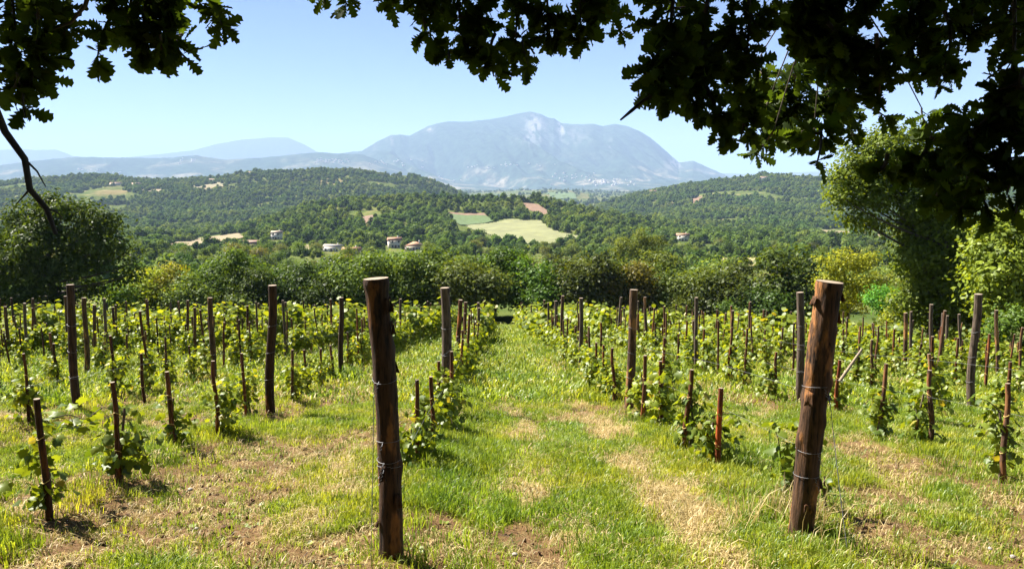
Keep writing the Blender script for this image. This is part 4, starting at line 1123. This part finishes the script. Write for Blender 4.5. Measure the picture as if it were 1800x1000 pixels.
# arching shoots between the two nearest vines on the left
def shoot(pts, n, label, seed):
    rg = np.random.default_rng(seed)
    P = np.array([at(a, b2, Yd) for a, b2, Yd in pts])
    t = np.linspace(0, len(P) - 1, 20); C = np.stack([np.interp(t, np.arange(len(P)), P[:, j]) for j in range(3)], -1)
    o = empty('vine_shoot', C[0])
    V, F = tube(C - C[0], np.linspace(.006, .003, 20), 5); add('cane', mesh('cane', V, F, M_VTRUNK, True), o)
    idx = rg.integers(0, 20, n); pos = C[idx] - C[0] + rg.standard_normal((n, 3)) * .065
    Mx = rand_frames(n, norm(rg.standard_normal((n, 3))), .6, .7, rg, .9)
    for q in range(n):
        l = add('leaf', VLEAF[q % 4], o); l.matrix_local = Matrix.Translation(pos[q]) @ Matrix([list(r) for r in Mx[q]]).to_4x4() @ Matrix.Scale(rg.uniform(.08, .13), 4)
    tag(o, label, 'vine shoot')
shoot([(92, 735, 6.3), (120, 728, 6.5), (150, 738, 6.8), (180, 715, 7.1), (200, 720, 7.3)], 42, 'leafy vine shoot arching between the two nearest stakes on the left', 901)
shoot([(1388, 890, 6.1), (1375, 820, 6.2), (1368, 770, 6.2), (1356, 738, 6.25)], 20, 'leafy shoot hanging out on the left side of the thick leaning post', 902)

# trellis wires along the nearest rows
for x0, nm in ((-3.59, 'second vine row left of the path'), (-0.68, 'row just left of the path'), (2.21, 'row just right of the path'), (4.91, 'second vine row right of the path')):
    for hh, wd in ((.62, 'lower'), (1.05, 'upper')):
        y = np.arange(5.75, 37, .8)
        P = np.stack([x0 + RS * y + .05, y, gz(x0 + RS * y, y) + hh + .02 * np.sin(y)], -1)
        V, F = tube(P, .0011, 4)
        tag(add('trellis_wire', mesh('trellis_wire', V, F, M_WIRE)), f'{wd} thin wire strung along the posts of the {nm}', 'wire')

# ------------------------------------------------------------------ grass
def tuft(seed, n, h, spread, splay, wdt, mat, name):
    rg = np.random.default_rng(seed)
    V = []; F = []
    for k in range(n):
        b = np.array([rg.normal(0, spread), rg.normal(0, spread), -.01]); a = rg.uniform(0, 6.28); d = np.array([math.cos(a), math.sin(a), 0]); sd = np.array([-d[1], d[0], 0])
        L_ = h * rg.uniform(.45, 1.2); sp = splay * rg.uniform(.2, 1.2)
        m_ = b + d * L_ * sp * .35 + np.array([0, 0, L_ * .6]); t_ = b + d * L_ * sp + np.array([0, 0, L_ * (1 - .35 * sp)])
        w_ = wdt * rg.uniform(.7, 1.3); j = len(V)
        V += [b - sd * w_, b + sd * w_, m_ + sd * w_ * .8, m_ - sd * w_ * .8, t_]
        F += [(j, j + 1, j + 2), (j, j + 2, j + 3), (j + 3, j + 2, j + 4)]
    return add(name, mesh(name, V, np.array(F), mat), link=False)
GT = [tuft(30 + k, 34, .068, .05, .7, .0026, M_GRASS, 'grass_tuft') for k in range(5)]
GTT = [tuft(40 + k, 42, .125, .06, .6, .003, M_GRASS, 'tall_grass_tuft') for k in range(4)]
GF = [tuft(50 + k, 30, .12, .16, .8, .008, M_GRASS, 'far_grass_tuft') for k in range(4)]
DT = [tuft(60 + k, 26, .06, .06, 1.7, .0024, M_DRY, 'dry_tuft') for k in range(4)]
DF = [tuft(70 + k, 22, .10, .16, 1.3, .007, M_DRY, 'far_dry_tuft') for k in range(3)]
gr = np.random.default_rng(91)
def spread(n, y0, y1, pw=1.0, margin=.4):
    u = gr.random(n); a0, a1 = y0 ** pw, y1 ** pw
    y = (a0 + u * (a1 - a0)) ** (1 / pw); x = gr.uniform(-1, 1, n) * (.70 * y + margin)
    return x, y
def plant(name, x, y, s0, s1, protos, hz_=None):
    z = gz(x, y) + .05 * (fbm(x * .8, y * .8, 3, 4) - .5) + .07 * np.exp(-(row_dist(x, y) / .4) ** 2) - .06 * soil_amt(x, y)
    s = gr.uniform(s0, s1, len(x)); hh = s if hz_ is None else s * hz_
    scatter(name, np.stack([x, y, z], -1), np.stack([s, s, hh], -1), np.stack([gr.normal(0, .12, len(x)), gr.normal(0, .12, len(x)), gr.uniform(0, 6.28, len(x))], -1), protos)
x, y = spread(26000, 4.2, 13, 1.6); k = gr.random(len(x)) < green_amt(x, y) ** 1.2 * .95 + .05
plant('grass', x[k], y[k], .7, 1.35, GT, (.6 + .9 * fbm(x * 1.3, y * 1.3, 15, 3))[k])
x, y = spread(30000, 13, 32, 1.6, 1); k = gr.random(len(x)) < green_amt(x, y) * .95 + .05
plant('grass', x[k], y[k], .9, 1.7, GF, .75)
x, y = spread(20000, 32, 70, 1.6, 1); k = (gr.random(len(x)) < green_amt(x, y) + .1) & (y < row_end(x) + 4)
plant('grass', x[k], y[k], 1.4, 2.4, GF, .6)
# taller grass where the mower does not reach: along the rows
n = 4200
r0 = gr.choice(np.array([-6.5, -3.59, -0.68, 2.21, 4.91, 7.61]), n); y = 4.4 + gr.random(n) ** 1.3 * 20; x = r0 + RS * y + gr.normal(.12, .27, n)
x = np.concatenate([x, gr.normal(-.35, .25, 900) - .02 * 7]); y = np.concatenate([y, 5.6 + gr.random(900) * 7])
k = gr.random(len(x)) < .15 + .85 * sstep(.42, .6, fbm(x * .9, y * .6, 16, 3))
plant('grass', x[k], y[k], .7, 1.35, GTT)
x, y = spread(15000, 4.2, 13, 1.6); ga = green_amt(x, y); k = gr.random(len(x)) < (1 - ga) * (1 - .75 * soil_amt(x, y)) * .9 + .12
plant('dry_grass', x[k], y[k], .7, 1.4, DT)
x, y = spread(14000, 13, 34, 1.6, 1); ga = green_amt(x, y); k = gr.random(len(x)) < (1 - ga) * .8 + .08
plant('dry_grass', x[k], y[k], .8, 1.5, DF, .7)
# dry stalks round the foot of the thick leaning post
ST_T = [tuft(80 + q, 16, .34, .10, .9, .0030, M_DRY, 'dry_stalks') for q in range(3)]
c0 = gpt(1330, 915); x = gr.normal(c0[0] + .15, .30, 30); y = gr.normal(c0[1] - .1, .22, 30)
plant('dry_stalks', x, y, .6, 1.1, ST_T)

# broad-leaved weeds and prunings lying about
def rosette(seed):
    rg = np.random.default_rng(seed); n = 11
    a = rg.uniform(0, 6.28, n); el = rg.uniform(.15, .8, n)
    d = np.stack([np.cos(a) * np.cos(el), np.sin(a) * np.cos(el), np.sin(el)], -1)
    V, F = stamp(MIDV, MIDF, d * .008, frames(np.stack([-d[:, 0] * .6, -d[:, 1] * .6, np.ones(n)], -1), d), rg.uniform(.016, .034, n))
    return add('weed', mesh('weed', V, F, M_VINE), link=False)
x, y = spread(1500, 4.2, 14, 1.5); k = fbm(x * .7, y * .7, 44, 3) > .50
plant('weeds', x[k], y[k], .6, 1.5, [rosette(950 + q) for q in range(4)])
def pruning(seed):
    rg = np.random.default_rng(seed); t = np.linspace(0, 1, 6)[:, None]
    C = t * np.array([.28, 0, 0]) + np.stack([0 * t[:, 0], .03 * np.sin(t[:, 0] * 5 + seed), .012 + .01 * np.sin(t[:, 0] * 4)], -1)
    V, F = tube(C, np.linspace(.004, .0025, 6), 4); return add('pruning', mesh('pruning', V, F, M_VTRUNK), link=False)
x, y = spread(700, 4.2, 14, 1.5); k = (row_dist(x, y) < .9) & (soil_amt(x, y) + .25 > gr.random(len(x)))
z_ = gz(x, y)
plant('prunings', x[k], y[k], .4, 1.2, [pruning(q) for q in range(3)])

# clods and crumbs of soil, pale stones
def rock_mesh(name, seed, mat, flat=.6):
    rg = np.random.default_rng(seed)
    import bmesh
    bm = bmesh.new(); bmesh.ops.create_icosphere(bm, subdivisions=2, radius=1)
    for v in bm.verts:
        c = np.array(v.co); k = 1 + .45 * (vnoise(np.array([c[0] * 1.3 + seed]), np.array([c[1] * 1.3 + c[2] * 2.1]), seed % 40)[0] - .5)
        v.co = Vector((c[0] * k, c[1] * k * .8, c[2] * k * flat))
    me = bpy.data.meshes.new(name); bm.to_mesh(me); bm.free(); me.materials.append(mat)
    return me
M_CLOD = simple('soil_clod', (0.11, 0.058, 0.028), 1, .4, 20, .4)
CL = [add('clod', rock_mesh('clod', 20 + q, M_CLOD, .55), link=False) for q in range(3)]
x, y = spread(9000, 4.2, 14, 1.5); k = gr.random(len(x)) < soil_amt(x, y) * .85
x, y = x[k], y[k]; s = gr.uniform(.006, .022, len(x)) * (1 + (gr.random(len(x)) < .08) * 1.0)
z = gz(x, y) + .05 * (fbm(x * .8, y * .8, 3, 4) - .5) - .05
scatter('soil_clods', np.stack([x, y, z], -1), np.stack([s, s, s], -1), gr.uniform(0, 6, (len(x), 3)), CL)
SM = rock_mesh('stone', 31, M_STONE)
for (px, py, sz, lab) in [(905, 976, .03, 'white stone lying on the dry ground between the two thick posts'), (1420, 962, .02, 'small pale stone at the foot of the thick leaning post'), (240, 995, .03, 'whitish stone at the lower left corner'), (345, 930, .025, 'pale stone right of the dark soil patch on the left'), (1650, 880, .022, 'small stone on the straw at the lower right'), (1780, 980, .03, 'rounded stone in the bare soil at the lower right corner'), (1740, 965, .025, 'grey stone in the bare soil left of the corner stone'), (335, 862, .04, 'upright pale wood chip in the soil under the second stake on the left')]:
    b = gpt(px, py); o = add('stone', SM); o.location = (b[0], b[1], b[2] + sz * .3); o.scale = (sz * .7, sz * .6, sz * .6); o.rotation_euler = (0, 0, gr.uniform(0, 6)); tag(o, lab, 'stone', 'pale stones on the ground')

# ------------------------------------------------------------------ the oak overhead: trunk behind the camera, boughs over it, sprays hanging into view
ok = empty('oak_tree', (4.6, -2.8, float(gz(4.6, -2.8))))
tag(ok, 'oak overhead whose dark leafy sprays hang across the top of the view', 'tree')
base = np.array(ok.location)
og = np.random.default_rng(1234)
def world_tube(name, P, rads, seg=8, mat=M_TRUNK):
    V, F = tube(np.asarray(P) - base, rads, seg); return add(name, mesh(name, V, F, mat, True), ok)
tp = np.array([(4.6, -2.8, .1), (4.65, -2.7, 1.5), (4.5, -2.6, 3.0), (4.3, -2.3, 4.6), (4.1, -2.0, 6.5), (4.0, -1.8, 9.0)])
world_tube('trunk', tp, [.52, .42, .38, .33, .24, .1], 16)
BO = [[(4.4, -2.4, 3.6), (3.2, -.6, 4.3), (1.8, 1.4, 4.3), (.9, 3.2, 3.9), (.3, 4.3, 3.55)],
      [(4.4, -2.4, 4.0), (2.0, -1.2, 4.9), (-.6, .6, 4.7), (-2.2, 2.0, 4.2), (-3.4, 3.2, 3.5)],
      [(4.5, -2.5, 3.3), (4.3, -.2, 4.1), (3.4, 2.2, 4.0), (2.6, 4.2, 3.6), (2.4, 6.2, 3.3)],
      [(4.4, -2.4, 4.6), (1.0, -2.4, 5.8), (-3.0, -.6, 6.2), (-6.0, 1.6, 5.8), (-8.0, 3.6, 5.2)]]
BP = []
for bq in BO:
    t = np.linspace(0, len(bq) - 1, 24); a = np.array(bq)
    C = np.stack([np.interp(t, np.arange(len(bq)), a[:, j]) for j in range(3)], -1); C[1:-1] = (C[:-2] + C[1:-1] * 2 + C[2:]) / 4
    world_tube('bough', C, np.linspace(.17, .03, 24), 9); BP.append(C)
BPA = np.concatenate(BP)
# sprays in view: (start px, end px, distance, half width px, leaves, lit)
SPR = [((15, -40), (25, 150), 3.3, 44, 60), ((60, -40), (55, 150), 3.2, 40, 60), ((95, -40), (80, 60), 3.4, 34, 40), ((60, 110), (45, 205), 3.2, 20, 16), ((25, 130), (10, 175), 3.3, 14, 8), ((112, -30), (112, 60), 3.5, 16, 12), ((95, 60), (92, 145), 3.3, 12, 8),
       ((225, -40), (215, 65), 3.6, 36, 36), ((270, -40), (262, 85), 3.5, 40, 50), ((320, -40), (300, 70), 3.6, 40, 46), ((200, 30), (170, 108), 3.5, 14, 10), ((355, -30), (390, 45), 3.5, 20, 20), ((280, 60), (284, 115), 3.5, 20, 16), ((320, 60), (335, 108), 3.5, 20, 14), ((190, -40), (200, 30), 3.6, 16, 14),
       ((560, -40), (572, 6), 3.7, 14, 8), ((605, -40), (612, 12), 3.7, 16, 10), ((690, -40), (690, 8), 3.8, 16, 12),
       ((745, -40), (752, 80), 3.7, 38, 50), ((800, -40), (815, 92), 3.8, 44, 60), ((850, -40), (852, 105), 3.7, 40, 56), ((870, 60), (868, 135), 3.6, 20, 16), ((905, -40), (905, 95), 3.8, 42, 60), ((960, -40), (968, 70), 3.9, 44, 56), ((1015, -40), (1020, 75), 3.8, 40, 50), ((1065, -40), (1065, 40), 3.8, 32, 30), ((1080, 10), (1102, 68), 3.7, 16, 12), ((780, 80), (785, 108), 3.7, 20, 10), ((925, 70), (930, 118), 3.7, 20, 14),
       ((1185, -40), (1165, 160), 2.7, 62, 70), ((1250, -40), (1225, 180), 2.9, 62, 80), ((1140, 100), (1150, 185), 2.7, 26, 14), ((1310, -40), (1290, 150), 3.0, 66, 80), ((1240, 150), (1265, 240), 3.0, 26, 16), ((1300, 120), (1300, 250), 3.1, 36, 34), ((1400, -40), (1410, 60), 3.2, 70, 80), ((1455, 40), (1475, 110), 3.2, 40, 30), ((1440, 220), (1435, 290), 3.2, 22, 14), ((1490, -40), (1490, 160), 3.2, 72, 90), ((1540, 60), (1545, 200), 3.1, 36, 30), ((1600, -40), (1625, 120), 3.2, 70, 84), ((1660, 20), (1645, 150), 3.1, 30, 22), ((1710, -40), (1700, 60), 3.0, 44, 40),
       ((1780, -40), (1765, 210), 2.8, 44, 60), ((1800, 120), (1775, 330), 2.7, 56, 60), ((1755, 190), (1715, 310), 2.8, 50, 46), ((1700, 210), (1650, 320), 2.9, 50, 46), ((1640, 240), (1590, 310), 3.0, 40, 30), ((1780, 300), (1785, 375), 2.7, 30, 16), ((1700, 290), (1690, 365), 2.8, 24, 12), ((1640, 300), (1640, 350), 2.9, 36, 20), ((1740, 330), (1745, 380), 2.8, 26, 12), ((1740, -40), (1790, 60), 2.9, 40, 30), ((1560, 270), (1520, 300), 3.0, 18, 8)]
LIT = [((1330, 110), (1370, 240), 6.6, 60, 70), ((1400, 90), (1400, 250), 6.8, 60, 80), ((1350, 180), (1320, 225), 6.5, 24, 14), ((1450, 100), (1465, 210), 6.8, 46, 50), ((1360, 230), (1330, 275), 6.6, 16, 12), ((1480, 180), (1500, 240), 6.8, 30, 20), ((1430, 230), (1350, 260), 6.6, 24, 16), ((1620, 190), (1640, 240), 6.8, 26, 14)]
LP = []; LM = []; LS = []; LD = []
tw = Geo()
def spray(a, b2, D, hw, n, lit=False):
    n = int(n * (3.6 if lit else 2.8 if a[0] > 1120 else 1.9))
    a3 = at(*a, D * og.uniform(.95, 1.1)); b3 = at(*b2, D * og.uniform(.95, 1.05))
    near = BPA[np.argmin(np.linalg.norm(BPA - (a3 + np.array([0, 0, .8])), axis=1))]
    t = np.linspace(0, 1, 7)[:, None]
    if a[1] < 0 or lit:
        mid = (near + a3) / 2 + np.array([0, 0, .12])
        tw.put(*tube((1 - t) ** 2 * near + 2 * t * (1 - t) * mid + t * t * a3 - base, np.linspace(.008 if lit else .02, .005 if lit else .009, 7), 5))
    m3 = (a3 + b3) / 2 + og.normal(0, .04, 3)
    ax = (1 - t) ** 2 * a3 + 2 * t * (1 - t) * m3 + t * t * b3
    tw.put(*tube(ax - base, np.linspace(.009, .003, 7), 5))
    r = hw * D / FPX
    # side twigs, leaves in whorls at their ends
    nt_ = max(3, n // 5)
    u = og.random(nt_) ** .8
    st = (1 - u[:, None]) ** 2 * a3 + 2 * u[:, None] * (1 - u[:, None]) * m3 + u[:, None] ** 2 * b3
    d = norm(og.standard_normal((nt_, 3)) * np.array([1, 1.3, .6]) + norm(b3 - a3) * .7) * (r * og.uniform(.25, .78, nt_) * (1 - .35 * u))[:, None]
    for k in range(nt_):
        tw.put(*tube(np.stack([st[k], st[k] + d[k]]) - base, [.004, .002], 4))
    k = og.integers(0, nt_, n); f = og.uniform(.45, 1.0, n)
    pos = st[k] + d[k] * f[:, None]
    T = norm(norm(d[k]) + og.standard_normal((n, 3)) * .65 + np.array([0, 0, -.25]))
    Nn = norm(og.standard_normal((n, 3)) * .8 + np.array([0, -.35, .5]))
    LP.append(pos); LM.append(frames(Nn, T)); LS.append(og.uniform(.075, .125, n) * (1.25 if lit else .77 if D < 3.15 else .92)); LD.append(np.full(n, D))
for a in SPR: spray(*a)
for a in LIT: spray(*a, lit=True)
add('twigs', tw.mesh('twigs', M_TRUNK, True), ok)['kind'] = 'stuff'
LP = np.concatenate(LP); LM = np.concatenate(LM); LS = np.concatenate(LS); LD = np.concatenate(LD)
# the largest three hundred leaves in view one by one, the rest as one part
cy_ = (LP[:, 1] * CP - (LP[:, 2] - EYE) * SP)
pxx = 900 + FPX * LP[:, 0] / cy_; pyy = 500 - FPX * (LP[:, 1] * SP + (LP[:, 2] - EYE) * CP) / cy_
inv = (pxx > 0) & (pxx < 1800) & (pyy > 0)
order = np.argsort(-(LS / cy_) * inv)
ome = []
for q in range(3):
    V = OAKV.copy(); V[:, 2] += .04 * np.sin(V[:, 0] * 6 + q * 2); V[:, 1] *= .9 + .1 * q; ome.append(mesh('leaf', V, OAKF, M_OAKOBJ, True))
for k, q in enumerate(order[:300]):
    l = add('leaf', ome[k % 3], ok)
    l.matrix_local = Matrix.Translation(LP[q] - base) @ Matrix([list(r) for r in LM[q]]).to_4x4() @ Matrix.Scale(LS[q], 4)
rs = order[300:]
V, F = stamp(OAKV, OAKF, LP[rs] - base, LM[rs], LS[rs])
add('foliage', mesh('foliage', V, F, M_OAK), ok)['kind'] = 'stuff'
# unseen oak crown, built to shade the sprays, block sky behind, and spare the vines
n = 260000
cp = np.stack([og.uniform(-10, 7.5, n), og.uniform(-6.5, 7.5, n), og.uniform(.6, 9.0, n)], -1)
gzv = gz(cp[:, 0], cp[:, 1])
hgt = cp[:, 2] - gzv
keep = (cp[:, 1] - .365 * hgt < 3.55) & ((cp[:, 2] > EYE + .29 * cp[:, 1] + .35) | (cp[:, 1] < .3)) & (cp[:, 2] > np.interp(cp[:, 1], [-5, -3, -.5, 0], [.6, 1.2, 3.1, 3.1])) & ((cp[:, 0] ** 2 + cp[:, 1] ** 2 > 2.2) | (cp[:, 2] > 3))
e = ((cp[:, 0] + 1) / 9) ** 2 + ((cp[:, 1] - .5) / 7) ** 2 + (np.maximum(cp[:, 2] - 4.8, 0) / 4.2) ** 2
keep &= (e < 1) & (fbm(cp[:, 0] * .9 + cp[:, 2], cp[:, 1] * .9 - cp[:, 2] * .6, 88, 3) > .29)
cp = cp[keep]
V, F = stamp(QV, QF, cp - base, rand_frames(len(cp), norm(og.standard_normal((len(cp), 3))), .6, .6, og), og.uniform(.13, .24, len(cp)))
add('unseen_shade_crown', mesh('unseen_shade_crown', V, F, M_OAK), ok)['kind'] = 'stuff'
# bare twigs
tq = [at(*p_, 2.6) for p_ in ((-10, 190), (8, 225), (30, 275), (50, 325), (72, 370), (100, 415))]
tq = np.array([BPA[np.argmin(np.linalg.norm(BPA - (tq[0] + np.array([0, 0, 1])), axis=1))]] + tq)
tq[1:] += og.normal(0, .012, (len(tq) - 1, 3))
bt = world_tube('bare_twig', tq, [.03, .013, .0115, .0105, .010, .009, .006], 8)
for k_, d_ in ((3, (.05, .02, -.09)), (4, (-.05, 0, -.05)), (5, (.045, .01, -.03))):
    V, F = tube(np.stack([tq[k_], tq[k_] + np.array(d_) * .5 + np.array([.006, 0, .006]), tq[k_] + np.array(d_)]) - base, [.0045, .003, .0018], 5)
    add('side_twig', mesh('side_twig', V, F, M_TRUNK, True), bt)
bt['label'] = 'bare dark twig slanting down at the left'
tq = np.array([at(1170, 155, 2.7), at(1130, 178, 2.7), at(1110, 195, 2.65), at(1091, 211, 2.6)])
world_tube('bare_twig', tq, [.008, .006, .006, .003], 6)
tq = np.array([at(170, -60, 3.3), at(150, 10, 3.3), at(125, 40, 3.3), at(85, 55, 3.3)])
world_tube('twig', tq, [.012, .009, .007, .004], 6)
print('vines', len(VINES), 'stakes', len(ST), 'posts', len(POSTS), 'forest', len(P_), 'crown leaves', len(cp), 'oak leaves', len(LP), 'villages', nv)
